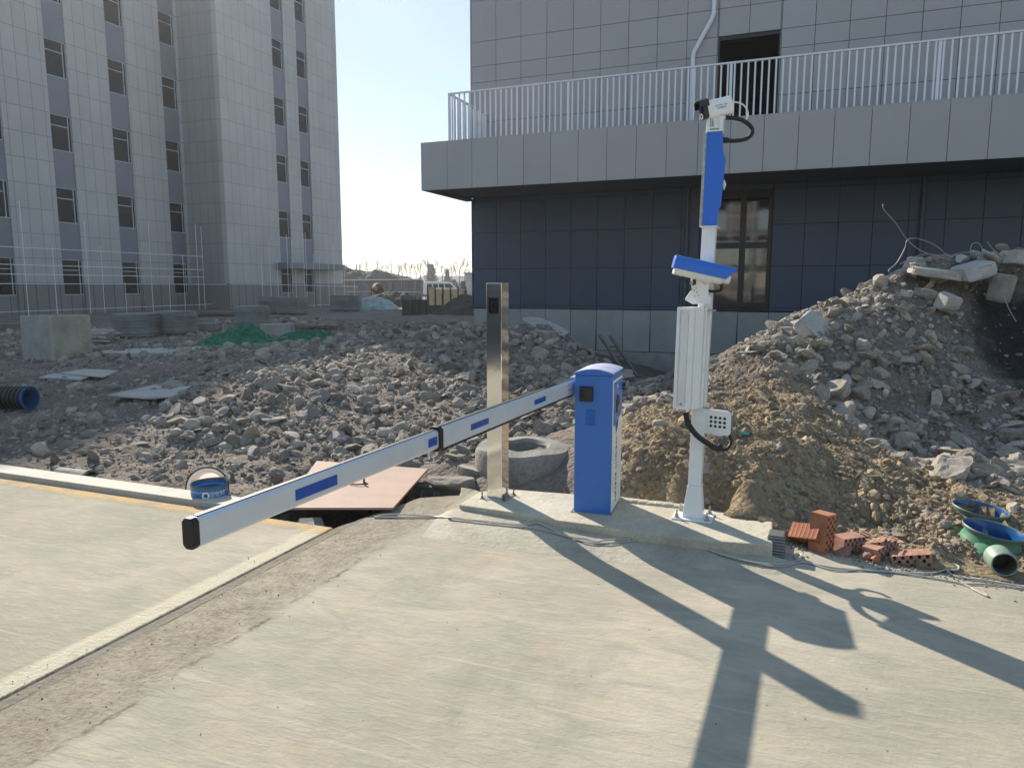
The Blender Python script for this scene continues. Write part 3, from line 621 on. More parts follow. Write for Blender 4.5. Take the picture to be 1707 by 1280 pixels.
mb = MB(); q = pl(1206, 305, -.07); mb.ext([(-.012, .01), (.006, .018), (.012, 0), (.016, -.012), (.004, -.045), (-.002, -.02)], (q, (1, 0, 0), (0, 0, 1), (0, 1, 0)), .012); mb.build('wing_nut', M['white'], pole, bevel=.002)
# --- top bullet camera
tc = pl(1195, 181, -.02); dirc = (pl(1178, 187, -.02)-pl(1213, 178, -.02)).normalized(); dirc = Vector((dirc.x, dirc.y-.12, dirc.z)).normalized()
upc = Vector((0, 0, 1)); sdc = dirc.cross(upc).normalized(); upc = sdc.cross(dirc)
def rrect(w_, h_, r, n=5):
    out = []
    for cx, cy, a0_ in ((w_/2-r, h_/2-r, 0), (-w_/2+r, h_/2-r, 90), (-w_/2+r, -h_/2+r, 180), (w_/2-r, -h_/2+r, 270)):
        for i in range(n+1): a_ = R_(a0_+90*i/n); out.append((cx+r*math.cos(a_), cy+r*math.sin(a_)))
    return out
body = MB().ext(rrect(.085, .105, .022), (tc-dirc*.085, sdc, upc, dirc), .155).build('bullet_camera', M['white'], pole, bevel=.003)
MB().ext(rrect(.078, .096, .02), (tc+dirc*.070, sdc, upc, dirc), .028).build('camera_front', M['black'], body, bevel=.002)
vs_ = MB(); vs_.ext([(-.048, .02), (-.048, .056), (-.03, .066), (.03, .066), (.048, .056), (.048, .02), (.043, .02), (.043, .052), (.028, .06), (-.028, .06), (-.043, .052), (-.043, .02)], (tc+dirc*.06, sdc, upc, dirc), .058); vs_.build('visor', M['black'], body, bevel=.001)
ln = MB(); q = tc+dirc*.098; ln.cyl(q+upc*.008, q+dirc*.006+upc*.008, .02, n=20); ln.cyl(q-upc*.028, q-upc*.028+dirc*.005, .014, n=16); ln.build('lens', M['darkglass'], body)
rg = MB(); q = tc+dirc*.1-upc*.028; rg.lathe([(.012, 0), (.017, 0), (.017, .004), (.012, .004)], (0, 0, 0), 20); 
rg.v = [tuple(q+sdc*v[0]+upc*v[1]+dirc*v[2]) for v in rg.v]; rg.build('lens_ring', M['wplast'], body)
text('lettering', 'ULTRA  HD\nCAMERA', .015, M['ink'], body, fr(tc-sdc*(.0432 if (sdc.y > 0) else -.0432)-dirc*.012+upc*.0, -dirc if True else dirc, upc), .0003)
mt = MB(); q = tc-upc*.05; mt.ext([(-.045, 0), (-.022, -.035), (-.026, -.075), (.03, -.075), (.03, -.04), (.045, 0)], (q-Vector((0, .03, 0)), (1, 0, 0), (0, 0, 1), (0, 1, 0)), .06); mt.build('camera_mount', M['white'], pole, bevel=.006)
fk = MB(); zt2 = pz(219); zt3 = pz(203)
for sx_ in (-1, 1): c = pax((zt2+zt3)/2); fk.box((c.x+sx_*.038, c.y-.01, c.z), (.022, .09, zt3-zt2+.04))
c = pax(zt2); fk.box((c.x, c.y, c.z+.012), (.1, .1, .012)); fk.build('mount_fork', M['white'], pole, bevel=.005)
MB().tube(curve([pl(1214, 173, 0), pl(1226, 170.5, 0), pl(1240, 176, .01), pl(1247, 189, .02), pl(1243, 200, .02), pl(1232, 203, .02), pl(1218, 199, .02)]), .0045).build('white_cable', M['white'], pole, smooth=True)
def hose(pts, r, name='corrugated_hose'):
    c = curve(pts, 14); rr = [r*(1+.07*math.sin(i*2.2)) for i in range(len(c))]; return MB().tube(c, rr, 10).build(name, M['rubber'], pole, smooth=True)
hose([pl(1204, 197, 0), pl(1220, 197, 0), pl(1238, 201, 0), pl(1252, 212, 0), pl(1253, 224, 0), pl(1243, 232, 0), pl(1225, 235, 0), pl(1206, 234, 0)], .0125)
MB().cyl(pl(1205, 234, 0), pl(1213, 234, 0), .0175, n=14).build('hose_gland', M['rubber'], pole)
# --- middle camera housing with blue cover
m0, m1 = pl(1126, 438, -.10), pl(1226, 460, -.14); dm = (m1-m0).normalized(); up_ = Vector((0, 0, 1)); sm = dm.cross(up_).normalized(); um = sm.cross(dm)
Lm = (m1-m0).length
housing = MB()
housing.ext([(-.055, -.010), (-.052, -.056), (-.035, -.070), (.035, -.070), (.052, -.056), (.055, -.010)], (m0, sm, um, dm), Lm*.80)
# chamfered front
housing.ext([(-.053, -.010), (-.046, -.048), (-.03, -.058), (.03, -.058), (.046, -.048), (.053, -.010)], (m0+dm*Lm*.80, sm, um, dm), Lm*.12)
hou = housing.build('box_camera', M['wplast'], pole, bevel=.006)
cvr = MB(); sh = [(-.062, -.034), (-.062, .018), (-.045, .042), (.045, .042), (.062, .018), (.062, -.034)]
vs = [m0-dm*.012+sm*p[0]+um*p[1] for p in sh]; ends = [.84, .93, 1.0, 1.0, .93, .84]; vs += [m0+dm*(Lm*ends[i])+sm*p[0]+um*p[1] for i, p in enumerate(sh)]
cvr.add(vs, [(5, 4, 3, 2, 1, 0), (6, 7, 8, 9, 10, 11)]+[(i, (i+1) % 6, 6+(i+1) % 6, 6+i) for i in range(6)])
cv = cvr.build('sunshield', M['bluefilm'], hou, bevel=.003)
cvt = MB(); vs = [m0-dm*.008+sm*p[0]+um*p[1] for p in ((-.044, .0428), (.044, .0428))]+[m0+dm*Lm*.985+sm*p[0]+um*p[1] for p in ((.044, .0428), (-.044, .0428))]; cvt.add(vs+[v+um*.0015 for v in vs], BX); cvt.build('protective_film', mat('clear_film', (.5, .55, .75), .25, var=.4, vscale=20), cv)
MB().cyl(m0+um*.042+dm*.13, m0+um*.048+dm*.13, .008, n=10).build('screw', M['white'], cv)
gl = MB(); gl.ext(rrect(.07, .03, .008), (m0+dm*Lm*.92-um*.026, sm, um, dm), .003); gl.build('lens_window', M['darkglass'], hou)
# bracket under it
q = pl(1165, 468, -.075)
bk = MB(); bk.ext([(-.05, .015), (-.055, -.03), (-.042, -.055), (-.078, -.105), (-.082, -.118), (-.035, -.142), (.075, -.142), (.075, -.095), (.062, -.095), (.062, .012)][::-1], (q, (1, 0, 0), (0, 0, 1), (0, 1, 0)), .02)
bk.bb(q.x-.02, q.x+.05, q.y+.02, q.y+.06, q.z-.13, q.z-.02); bk.build('bracket', M['white'], pole, bevel=.004)
bh = MB(); bh.box(q+Vector((-.026, -.002, -.008)), (.018, .006, .034)); bh.build('bracket_slot', M['black'], pole, bevel=.002)
bs = MB()
for dx, dz in ((.03, -.01), (.035, -.022), (-.04, -.055), (-.025, -.06), (-.01, -.07), (-.015, -.045), (-.022, -.095), (.0, -.09)): bs.cyl(q+Vector((dx, -.004, dz)), q+Vector((dx, .002, dz)), .0045, n=8)
bs.build('bolt', M['zinc'], pole)
hose([pl(1177, 483, -.08), pl(1188, 486, -.10), pl(1200, 484, -.09), pl(1203, 477, -.1), pl(1196, 470, -.1)], .009, 'cable_sleeve')
MB().tube(curve([pl(1133, 452, -.11), pl(1132, 457, -.11), pl(1134, 461, -.11)]), .002).build('drip_wire', M['white'], pole)
MB().tube(curve([pl(1136, 455, -.1), pl(1140, 465, -.09), pl(1150, 475, -.07), pl(1152, 484, -.06)]), .003).build('thin_cable', M['rubber'], pole)
mb = MB()
for dx in (0, 4): mb.tube(curve([pl(1143+dx, 456, -.1), pl(1146+dx, 468, -.09), pl(1152+dx, 476, -.07)]), .0025)
mb.build('thin_cable', M['black'], pole)
# --- white light column, turned to the left
zt_, zb_ = pz(511, 1150), pz(684, 1140)
def lc(px, py, dD): return pl(px, py, dD)
mb = MB(); tl, trr = lc(1129, 512, -.06), lc(1154, 515, -.15); bl, br = lc(1121.5, 680, -.06), lc(1144, 686, -.15)
ex = (trr-tl); ex.z = 0; wv = ex.length; ex.normalize(); ey = Vector((-ex.y, ex.x, 0)); hx = tl.z-bl.z
shx = (tl-bl).x/hx
def colbox(x0, x1, y0, y1, z0, z1):
    vs = []
    for z in (z0, z1):
        o_ = bl+Vector(((tl-bl).x*(z/hx), (tl-bl).y*(z/hx), z)); vs += [o_+ex*x0+ey*y0, o_+ex*x1+ey*y0, o_+ex*x1+ey*y1, o_+ex*x0+ey*y1]
    return vs
mb.add(colbox(0, wv, .012, .145, 0, hx), BX); hsg = mb.build('light_housing', M['white'], pole, bevel=.003)
mb = MB(); mb.add(colbox(0, .022, 0, .012, 0, hx), BX); mb.add(colbox(wv-.022, wv, 0, .012, 0, hx), BX); mb.add(colbox(.022, wv-.022, 0, .012, hx-.02, hx), BX); mb.add(colbox(.022, wv-.022, 0, .012, 0, .02), BX)
mb.build('light_frame', M['white'], hsg, bevel=.002)
mb = MB(); mb.add(colbox(.03, wv-.03, .008, .0125, .045, hx-.035), BX); mb.build('light_diffuser', mat('frosted_diffuser', (.72, .72, .70), .3, var=.15, vscale=6, aniso=(1, 1, .3)), hsg, bevel=.002)
mb = MB(); mb.add(colbox(.045, .062, .006, .009, .028, .034), BX); mb.build('light_label', M['ink'], hsg)
mb = MB(); mb.add(colbox(wv, wv+.012, .03, .045, 0, hx), BX); mb.add(colbox(wv, wv+.012, .12, .135, 0, hx), BX); mb.build('housing_rib', M['white'], hsg, bevel=.002)
mb = MB()
for py in (517, 677):
    q = pl(1172 if py < 600 else 1160, py, 0); mb.box(q+Vector((0, -.01, 0)), (.13, .11, .006)); mb.cyl(q+Vector((.06, -.05, 0)), q+Vector((.085, -.06, 0)), .006, n=8)
mb.build('clamp', M['zinc'], pole, bevel=.001)
# --- intercom plate with twelve holes
q = pl(1194, 704, -.03); pw, phh = .178, .160
# plate with real holes: thin grid of strips inside a rounded frame
mb = MB(); front = rrect(pw, phh, .025)
mb.ext([(-p[0], p[1]) for p in front], (q, (-1, 0, .06), (0, 0, 1), (0, 1, 0)), .022); spk = mb.build('speaker_plate', M['white'], pole, bevel=.004)
mb = MB()
for i in range(4):
    for j in range(3):
        c = q+Vector((-.035+i*.028+.002, 0, .03-j*.028-(-.035+i*.028)*.06)); mb.cyl(c+Vector((0, -.0012, 0)), c+Vector((0, .004, 0)), .0092, n=14)
mb.build('speaker_hole', M['black'], spk)
MB().tube(curve([q+Vector((-.02, -.002, -phh/2+.002)), q+Vector((.02, -.002, -phh/2-.004)), q+Vector((.06, -.002, -phh/2+.004))]), .004).build('plate_lip', M['white'], spk)
hose([pl(1143, 688, -.10), pl(1147, 705, -.11), pl(1160, 724, -.12), pl(1178, 738, -.12), pl(1196, 748, -.10), pl(1201, 744, -.07)], .0175)
hose([pl(1216, 724, -.02), pl(1219, 736, -.03), pl(1213, 747, -.05), pl(1203, 749, -.07), pl(1186, 742, -.03), pl(1172, 734, 0)], .011)
print('foreground done')

# ================================================================ CABLES ON THE SLAB
def cab(pxs, r, name, label):
    dense = curve([(q[0], q[1], q[2] if len(q) > 2 else 0) for q in pxs], 6); pts = [G(q.x, q.y, on_ground(q.x, q.y, r)+max(0, q.z)) for q in dense]
    o = MB().tube(pts, r, 8).build(name, M['cable'], smooth=True); return tag(o, label, 'cable')
cab([(624, 862), (640, 862), (700, 862), (740, 862), (800, 868), (850, 873), (880, 874), (893, 871), (905, 874), (925, 885), (950, 895), (975, 898), (995, 903), (1010, 900), (1050, 899), (1110, 898), (1140, 903), (1170, 912), (1210, 926), (1250, 936), (1290, 941), (1318, 938), (1334, 931), (1336, 925), (1329, 922), (1324, 926), (1330, 933), (1350, 938), (1390, 946), (1440, 950), (1500, 954), (1550, 955), (1575, 950), (1595, 950), (1598, 944), (1588, 940), (1578, 944), (1582, 954), (1600, 962), (1640, 967), (1707, 978), (1800, 996)], .0055, 'power_cable', 'long grey power cable running across the slab below the island, with two loops')
cab([(624, 861), (650, 857, .012), (720, 860), (790, 868), (880, 878), (940, 892), (980, 904), (1010, 905), (1060, 901), (1120, 900), (1200, 922), (1290, 944), (1340, 937), (1390, 950), (1450, 950), (1520, 958), (1570, 966), (1608, 974), (1625, 983), (1645, 993), (1640, 988), (1612, 976), (1612, 973), (1650, 974), (1707, 981), (1800, 1000)], .0045, 'power_cable', 'thinner second cable beside the long one, with a flat bent loop at the right')
mb = MB(); 
o = None
# ================================================================ RIGHT BUILDING
RO = Vector((-1.09, 19.98, 0))
M['interior'] = mat('dark_interior_plaster', (.10, .10, .10), .9)
rb = thing('office_building', RO, -TH, 'grey panelled building with a long balcony over a dark blue ground floor', 'building')
XE, DE, HT = 24., 13., 12.9
door = (6.34, 7.69, 4.98, 7.33); win = (6.05, 7.70, 1.10, 3.84)
gxs = [.03+.6985*k for k in range(0, 36)]
bk = MB(); holes_wall(bk, 0.02, XE, -1.3, HT, .03, .25, [door, win]); bk.bb(.02, XE, DE-.2, DE, -1.3, HT); bk.bb(.02, .22, .25, DE-.2, -1.3, HT); bk.bb(XE-.2, XE, .25, DE-.2, -1.3, HT); bk.bb(.22, XE-.2, .25, DE-.2, HT-.3, HT-.05); bk.bb(.22, XE-.2, .25, DE-.2, 4.5, 4.9); bk.bb(.22, XE-.2, .25, DE-.2, -.3, -.02)
wl = bk.build('wall', M['backing'], rb)
up_ = MB(); holes_wall(up_, 0.0, XE, 4.98, HT+.1, -.01, .03, [door], gxs, [4.9+1.012*k for k in range(1, 9)], .006); up_.build('upper_cladding', M['panelgrey'], rb)
# side wall cladding (left end)
sd_ = MB()
for k in range(int(DE/.7)):
    for j in range(8): sd_.bb(-.03, .018, .035+k*.7, .035+k*.7+.688, 4.986+j*1.0, 5.974+j*1.0)
sd_.build('side_cladding', M['panelgrey'], rb)
lw = MB(); holes_wall(lw, 0.0, XE, 1.02, 3.96, -.008, .03, [win], gxs, [2.07, 3.03], .006)
for k in range(int(DE/.7)):
    for z0, z1 in ((1.02, 2.06), (2.07, 3.02), (3.03, 3.95)): lw.bb(-.03, .018, .035+k*.7, .035+k*.7+.688, z0, z1)
lw.build('lower_cladding', M['paneldark'], rb)
bs_ = MB()
for a, b_ in zip(gxs[:-1], gxs[1:]):
    tp_ = 1.01-random.uniform(0, .02); bt_ = -.03
    g0, g1 = random.uniform(.01, .03), random.uniform(.008, .03)
    bs_.add([(a+g0*.5, .0, bt_), (b_-g1, .0, bt_), (b_-g1*.3, .0, tp_), (a+.006, .0, tp_), (a+g0*.5, .03, bt_), (b_-g1, .03, bt_), (b_-g1*.3, .03, tp_), (a+.006, .03, tp_)], BX)
bs_.build('base_board', M['basepanel'], rb)
MB().bb(0.0, XE, -.09, .03, -1.3, -.045).build('foundation', M['conc'], rb, bevel=.01)
# balcony: fascia, soffit, deck
fx0 = -.155; FY = -2.52; fgs = [fx0+.06+.639*k for k in range(0, 38)]
fa = MB()
for a, b_ in zip([fx0]+fgs[1:-1], fgs[1:]): fa.bb(a+.005, b_-.005, FY, FY+.04, 3.875, 4.975)
for k in range(4): fa.bb(fx0-.0, fx0+.04, FY+.045+k*.62, FY+.045+k*.62+.61, 3.875, 4.975)
fa.build('balcony_fascia', M['panelgrey'], rb)
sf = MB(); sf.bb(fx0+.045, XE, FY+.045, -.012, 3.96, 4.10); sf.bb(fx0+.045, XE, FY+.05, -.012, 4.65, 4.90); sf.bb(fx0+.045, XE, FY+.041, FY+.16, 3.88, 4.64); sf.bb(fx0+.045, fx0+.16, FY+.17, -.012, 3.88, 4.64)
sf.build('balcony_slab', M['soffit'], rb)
# railing
ry = FY+.30; rx0 = .47; rz0, rz1 = 4.90, 6.115
rl = MB(); rl.bb(rx0-.025, XE, ry-.025, ry+.025, rz1-.035, rz1); rl.bb(rx0-.025, rx0+.025, ry+.03, -.03, rz1-.035, rz1); rail = rl.build('railing', M['rail'], rb, bevel=.004)
bl_ = MB(); x = rx0+.132; k = 0; posts = [rx0, rx0+.11+2.83, 6.87, 10.57, 14.27, 17.97]
while x < XE-.2:
    if all(abs(x-p) > .06 for p in posts): bl_.bb(x-.016, x+.016, ry-.017, ry+.017, rz0, rz1-.036)
    x += .132
y = ry+.15
while y < -.08: bl_.bb(rx0-.017, rx0+.017, y-.012, y+.012, rz0, rz1-.036); y += .15
bl_.build('balusters', M['rail'], rail)
for p in posts: MB().bb(p-.026, p+.026, ry-.022, ry+.022, rz0, rz1-.036).build('rail_post', M['rail'], rail)
# window
wf = MB(); x0, x1, z0, z1 = win; yw = .10
holes_wall(wf, x0, x1, z0, z1, yw-.05, yw+.03, [(x0+.09, 6.98, z0+.12, 2.50), (7.12, x1-.09, z0+.12, 2.50), (x0+.09, 6.98, 2.64, z1-.17), (7.12, x1-.09, 2.64, z1-.17)])
wo = wf.build('window', M['frame'], rb, bevel=.004)
for a, b_, c, d_ in ((x0+.09, 6.98, z0+.12, 2.50), (7.12, x1-.09, z0+.12, 2.50), (x0+.09, 6.98, 2.64, z1-.17), (7.12, x1-.09, 2.64, z1-.17)):
    mb = MB(); mb.bb(a-.01, b_+.01, yw-.005, yw+.002, c-.01, d_+.01); mb.build('pane', M['coated'], wo)
MB().bb(x0-.03, x1+.03, -.04, .05, z0-.05, z0).build('window_sill', M['frame'], wo)
# door head and frame at balcony level
df = MB(); x0, x1, z0, z1 = door; df.bb(x0, x0+.03, .03, .27, z0, z1); df.bb(x1-.03, x1, .03, .27, z0, z1); df.bb(x0+.03, x1-.03, .03, .27, z1-.08, z1); df.build('door_opening', M['frame'], rb)
# drainpipes
def drain(pts, r, name='drainpipe', m_='rail'): return MB().tube(pts, r, 12).build(name, M[m_], rb, smooth=True)
drain([(5.78, -.07, 4.95), (5.78, -.07, 6.95), (5.80, -.07, 7.05), (6.18, -.07, 7.72), (6.22, -.07, 7.85), (6.22, -.07, HT)], .052)
drain([(5.76, -.07, 1.0), (5.76, -.07, 3.955)], .05, m_='paneldark'); drain([(10.76, -.07, .4), (10.76, -.07, 3.955)], .05, m_='paneldark')
mb = MB(); mb.bb(5.7, 6.3, -.10, -.02, 8.72, 8.80); mb.build('pipe_bracket', M['rail'], rb)
# roof edge
MB().bb(-.15, XE+.15, -.18, DE+.1, HT+.11, HT+.25).build('roof_coping', M['panelgrey'], rb)

# ================================================================ LEFT BUILDING
LO = Vector((-21.2, 34, .0)); LR = math.pi/2-TH
lb = thing('office_tower', LO, LR, 'tall pale grey building with vertical strips of windows behind the site fence', 'building')
def clad_mat(name, col, mort, bw=.575, bh=1.1, ms=.012, axisx=0, offx=0., dark=.35):
    m = bpy.data.materials.new(name); m.use_nodes = True; nt = m.node_tree; L = nt.links; b = nt.nodes['Principled BSDF']; b.inputs['Roughness'].default_value = .55
    T = N(nt, 'ShaderNodeTexCoord').outputs['Object']; s = N(nt, 'ShaderNodeSeparateXYZ'); L.new(T, s.inputs[0])
    ad = N(nt, 'ShaderNodeMath', operation='ADD'); L.new(s.outputs[axisx], ad.inputs[0]); ad.inputs[1].default_value = 50+offx
    az = N(nt, 'ShaderNodeMath', operation='ADD'); L.new(s.outputs[2], az.inputs[0]); az.inputs[1].default_value = 55-.67
    c = N(nt, 'ShaderNodeCombineXYZ'); L.new(ad.outputs[0], c.inputs[0]); L.new(az.outputs[0], c.inputs[1])
    br_ = N(nt, 'ShaderNodeTexBrick'); br_.offset = 0; br_.inputs['Scale'].default_value = 1; br_.inputs['Brick Width'].default_value = bw; br_.inputs['Row Height'].default_value = bh
    br_.inputs['Mortar Size'].default_value = ms; br_.inputs['Mortar Smooth'].default_value = .1; br_.inputs['Bias'].default_value = 0
    br_.inputs['Color1'].default_value = rgba(col); br_.inputs['Color2'].default_value = rgba(tuple(q*.93 for q in col)); br_.inputs['Mortar'].default_value = rgba(tuple(q*mort for q in col)); L.new(c.outputs[0], br_.inputs['Vector'])
    n = N(nt, 'ShaderNodeTexNoise', Scale=.5, Detail=5.); L.new(T, n.inputs['Vector']); r = N(nt, 'ShaderNodeMapRange'); r.inputs[1].default_value = .3; r.inputs[2].default_value = .7; r.inputs[3].default_value = .92; r.inputs[4].default_value = 1.06; L.new(n.outputs[0], r.inputs[0])
    v = N(nt, 'ShaderNodeVectorMath', operation='SCALE'); L.new(br_.outputs[0], v.inputs[0]); L.new(r.outputs[0], v.inputs['Scale']); L.new(v.outputs[0], b.inputs['Base Color'])
    return m
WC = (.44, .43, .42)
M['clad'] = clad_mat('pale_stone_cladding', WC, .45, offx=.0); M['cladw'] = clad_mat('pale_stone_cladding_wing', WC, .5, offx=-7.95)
M['clads'] = clad_mat('shaded_cladding_return', (.31, .31, .31), .5, bw=.545, axisx=1)  # same cladding, with the return face's shade put into a darker colour
M['plinth'] = clad_mat('grey_plinth', (.215, .21, .21), .3, bw=.575, bh=9, ms=.02)
M['spandrel'] = mat('blue_grey_spandrel', (.175, .19, .225), .5, var=.06, vscale=1)
M['tframe'] = mat('light_window_frame', (.42, .44, .46), .4)
M['tglass'] = mat('greenish_glass', (.012, .016, .02), .12, spec=.14)
HB = 18.8; tops = [2.87, 6.18, 9.47, 12.77, 16.07]; TW = tops+[19.37]; STR = [(-6.24, -5.19), (-2.99, -1.94), (.25, 1.30), (3.49, 4.55), (6.73, 7.79)]
HW = 21.6
def facade(x0, x1, y, strips, m_w, fl, HB=18.8):
    tops = TW if HB > 20 else TW[:-1]
    pr = MB(); xs = [x0]+[q for s in strips for q in s]+[x1]
    for a, b_ in zip(xs[0::2], xs[1::2]): pr.bb(a, b_, y, y+.3, 1.78, HB)
    pr.bb(x0, x1, y, y+.3, HB+.001, HB+.35)
    pr.build('wall', M[m_w], lb)
    pb_ = MB()
    for a, b_ in zip(xs[0::2], xs[1::2]): pb_.bb(a, b_, y-.03, y+.3, -.3, 1.779)
    for s in strips: pb_.bb(s[0], s[1], y+.03, y+.3, -.3, 1.2)
    pb_.build('plinth', M['plinth'], lb)
    spn = MB()
    for s in strips:
        zz = [1.26-.06]+[t for t in tops]
        for k, t in enumerate(tops):
            z0_ = t; z1_ = (tops[k+1]-1.62) if k+1 < len(tops) else HB
            MB().bb(s[0], s[1], y+.05, y+.3, z0_, z1_).build('spandrel', M['spandrel'], lb)
    for s in strips:
        for k, t in enumerate(tops):
            if s[1] < -3 and k > 2: pass
            z0_ = 1.2 if k == 0 else t-1.62
            f = MB(); fw = .04
            xm = s[1]-.17; zm = t-.5
            hl = [(s[0]+fw, xm, z0_+fw, zm-.02), (s[0]+fw, xm, zm+.02, t-fw), (xm+.04, s[1]-.02, z0_+fw, t-fw)]
            holes_wall(f, s[0], s[1], z0_, t, y+.07, y+.12, hl)
            fo = f.build('window', M['tframe'], lb)
            pn = MB(); pn.bb(s[0]+.01, s[1]-.01, y+.10, y+.105, z0_+.01, t-.01); pn.build('pane', M['tglass'], fo)
WX0, WX1, WY = 7.95, 18.75, -2.72
facade(-16, WX0, 0, STR, 'clad', 0)
facade(WX0+.001, WX1, WY, [(12.35, 13.42), (14.58, 15.62)], 'cladw', 0, HW)
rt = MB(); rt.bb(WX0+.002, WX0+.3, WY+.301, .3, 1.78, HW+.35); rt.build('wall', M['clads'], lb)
MB().bb(WX0-.03, WX0+.3, WY+.301, -.001, -.3, 1.779).build('plinth', M['plinth'], lb)
sh_ = MB(); sh_.bb(WX1-.3, WX1, WY+.301, 14, -.3, HW); sh_.bb(-16, WX1-.301, 13.7, 14, -.3, HB); sh_.bb(-16, -15.7, .301, 13.69, -.3, HB)
sh_.bb(-15.69, WX1-.31, .31, 13.69, HB-.5, HB-.2); sh_.bb(WX0+.31, WX1-.31, WY+.31, .3, HB-.5, HB-.2)
for t in tops: sh_.bb(-15.69, WX1-.31, .31, 13.69, t+.2, t+.4); sh_.bb(WX0+.31, WX1-.31, WY+.31, .3, t+.2, t+.4)
sh_.build('rear_shell', M['spandrel'], lb)
cn = MB(); cn.bb(11.9, 17.6, WY-1.0, WY-.001, 2.66, 3.04); cn.build('canopy', M['spandrel'], lb, bevel=.02)
print('buildings done')
# ================================================================ RUBBLE
def ico(sub):
    bm = bmesh.new(); bmesh.ops.create_icosphere(bm, subdivisions=sub, radius=1); bm.verts.ensure_lookup_table()
    V = np.array([v.co[:] for v in bm.verts]); F_ = np.array([[v.index for v in f.verts] for f in bm.faces]); bm.free(); return V, F_
def chunk(sub, seed, cuts=9, rough=.05, elong=1.):
    r = np.random.RandomState(seed); V, F_ = ico(sub); V = V.copy()
    for k in range(cuts):
        n = r.normal(size=3); n /= np.linalg.norm(n); dd = r.uniform(.42, .82); p = V @ n; m = p > dd; V[m] -= np.outer(p[m]-dd, n)
    V += r.normal(size=V.shape)*rough*.35
    V += rough*np.stack([np.sin(V[:, (i+1) % 3]*5+r.uniform(0, 6))*np.cos(V[:, (i+2) % 3]*4+r.uniform(0, 6)) for i in range(3)], -1)
    V *= np.array([1.25*elong, .95, .72])*r.uniform(.85, 1.15, 3); return V/np.abs(V).max(), F_
VAR = {s: [chunk(s, 100*s+i, 10, .05 if s > 1 else .03) for i in range(14)] for s in (1, 2, 3)}
def rotm(n):
    q = RS.normal(size=(n, 4)); q[:, 1:3] *= .35; q /= np.linalg.norm(q, axis=1)[:, None]; a, b, c, d = q.T
    return np.stack([np.stack([a*a+b*b-c*c-d*d, 2*(b*c-a*d), 2*(b*d+a*c)], -1), np.stack([2*(b*c+a*d), a*a-b*b+c*c-d*d, 2*(c*d-a*b)], -1), np.stack([2*(b*d-a*c), 2*(c*d+a*b), a*a-b*b-c*c+d*d], -1)], 1)
def sample_poly(poly, n, power=1.):
    p = np.array(poly); lo, hi = p.min(0), p.max(0); out = []; tot = 0
    while tot < n:
        q = lo+RS.rand(n*3, 2)*(hi-lo); k = inpoly(q[:, 0], q[:, 1], poly); d_ = np.hypot(q[:, 0], q[:, 1]); k &= RS.rand(len(q)) < (max(1e-3, np.hypot(*p.T).min())/np.maximum(d_, .1))**power
        out.append(q[k]); tot += k.sum()
        if len(out) > 60: break
    return np.concatenate(out)[:n]
def gw(pts): return [tuple(R(x, y, D))[:2] for x, y, D in pts]
# zones in world coordinates
Z_heap = [(-3.9, 7.6), (-2.5, 6.9), (-1.2, 6.6), (-.3, 6.2), (.6, 7.0), (1.9, 8.0), (1.5, 10.5), (.8, 14), (-.5, 14), (-2.4, 13), (-4.4, 12), (-4.6, 9.5)]
Z_lflat = [(-9.5, 8.0), (-4.2, 6.3), (-2.2, 5.6), (-1.6, 6.4), (-3.4, 8.2), (-4.6, 11), (-6, 17), (-14, 18), (-14, 10)]
Z_far = [(-13, 16), (-5, 12), (-.6, 13), (.4, 18), (-1, 24), (-9, 30), (-16, 24)]
Z_wall = [(.2, 13), (1.3, 11.6), (2.4, 12.4), (1.9, 16.5), (-.6, 18)]
Z_lip = [(1.1, 6.9), (2.0, 6.9), (2.6, 8.6), (1.8, 9.6), (.9, 8.4)]
Z_mound = [(2.6, 8.4), (3.1, 6.5), (3.3, 5.5), (4.2, 5.1), (8.3, 6.0), (9, 10.3), (4.4, 10.2), (3.1, 9.4)]
Z_bank = [(.75, 5.15), (1.7, 4.75), (2.2, 4.3), (3.9, 3.5), (4.8, 4.2), (3.4, 5.6), (3.2, 6.8), (2.8, 8.6), (2.1, 8.2), (1.1, 6.6)]
Z_edge = [(1.75, 4.5), (2.2, 4.15), (2.9, 3.75), (4.6, 2.9), (5.2, 3.6), (3.8, 4.8), (2.4, 5.0)]
def sizes(n, a, b_, pw): return a*(1-RS.rand(n)*(1-(a/b_)**pw))**(-1/pw)
rocks = []      # (x, y, z, size, zone)
def scatter(poly, n, a, b_, pw, zone, power=1., emb=.30):
    P = sample_poly(poly, n, power); n = len(P); S = sizes(n, a, b_, pw); z = hz(P[:, 0], P[:, 1])
    dist = np.hypot(P[:, 0], P[:, 1]); keep = (S*1200/dist > 2.2) & ~inpoly(P[:, 0], P[:, 1], padR_world) & ~inpoly(P[:, 0], P[:, 1], padL_world)
    for x, y in ((.10, 6.2),): keep &= np.hypot(P[:, 0]-x, P[:, 1]-y) > .50
    near_pit = inpoly(P[:, 0], P[:, 1], [tuple(loc2w(*p))[:2] for p in [(-.95, -.1), (.1, -.1), (.6, .3), (.7, 1.0), (.35, 1.45), (-.95, 1.45)]]); keep &= ~(near_pit & (S > .02))
    for q in ((-3.0, 6.1), (-5.9, 8.8)): pass
    if zone == 'mound': keep &= (np.hypot(P[:, 0]-6.35, P[:, 1]-8.25) > .85+.3*RS.rand(len(P))) | (RS.rand(len(P)) < .03)
    for q in [G(1635, 846, .125), G(1657, 881, .125), G(1675, 941, .06)]: keep &= np.hypot(P[:, 0]-q.x, P[:, 1]-q.y+.05) > .24
    P, S, z = P[keep], S[keep], z[keep]
    for i in range(len(P)): rocks.append((P[i, 0], P[i, 1], z[i]+S[i]*(.42-emb*1.3), S[i], zone))
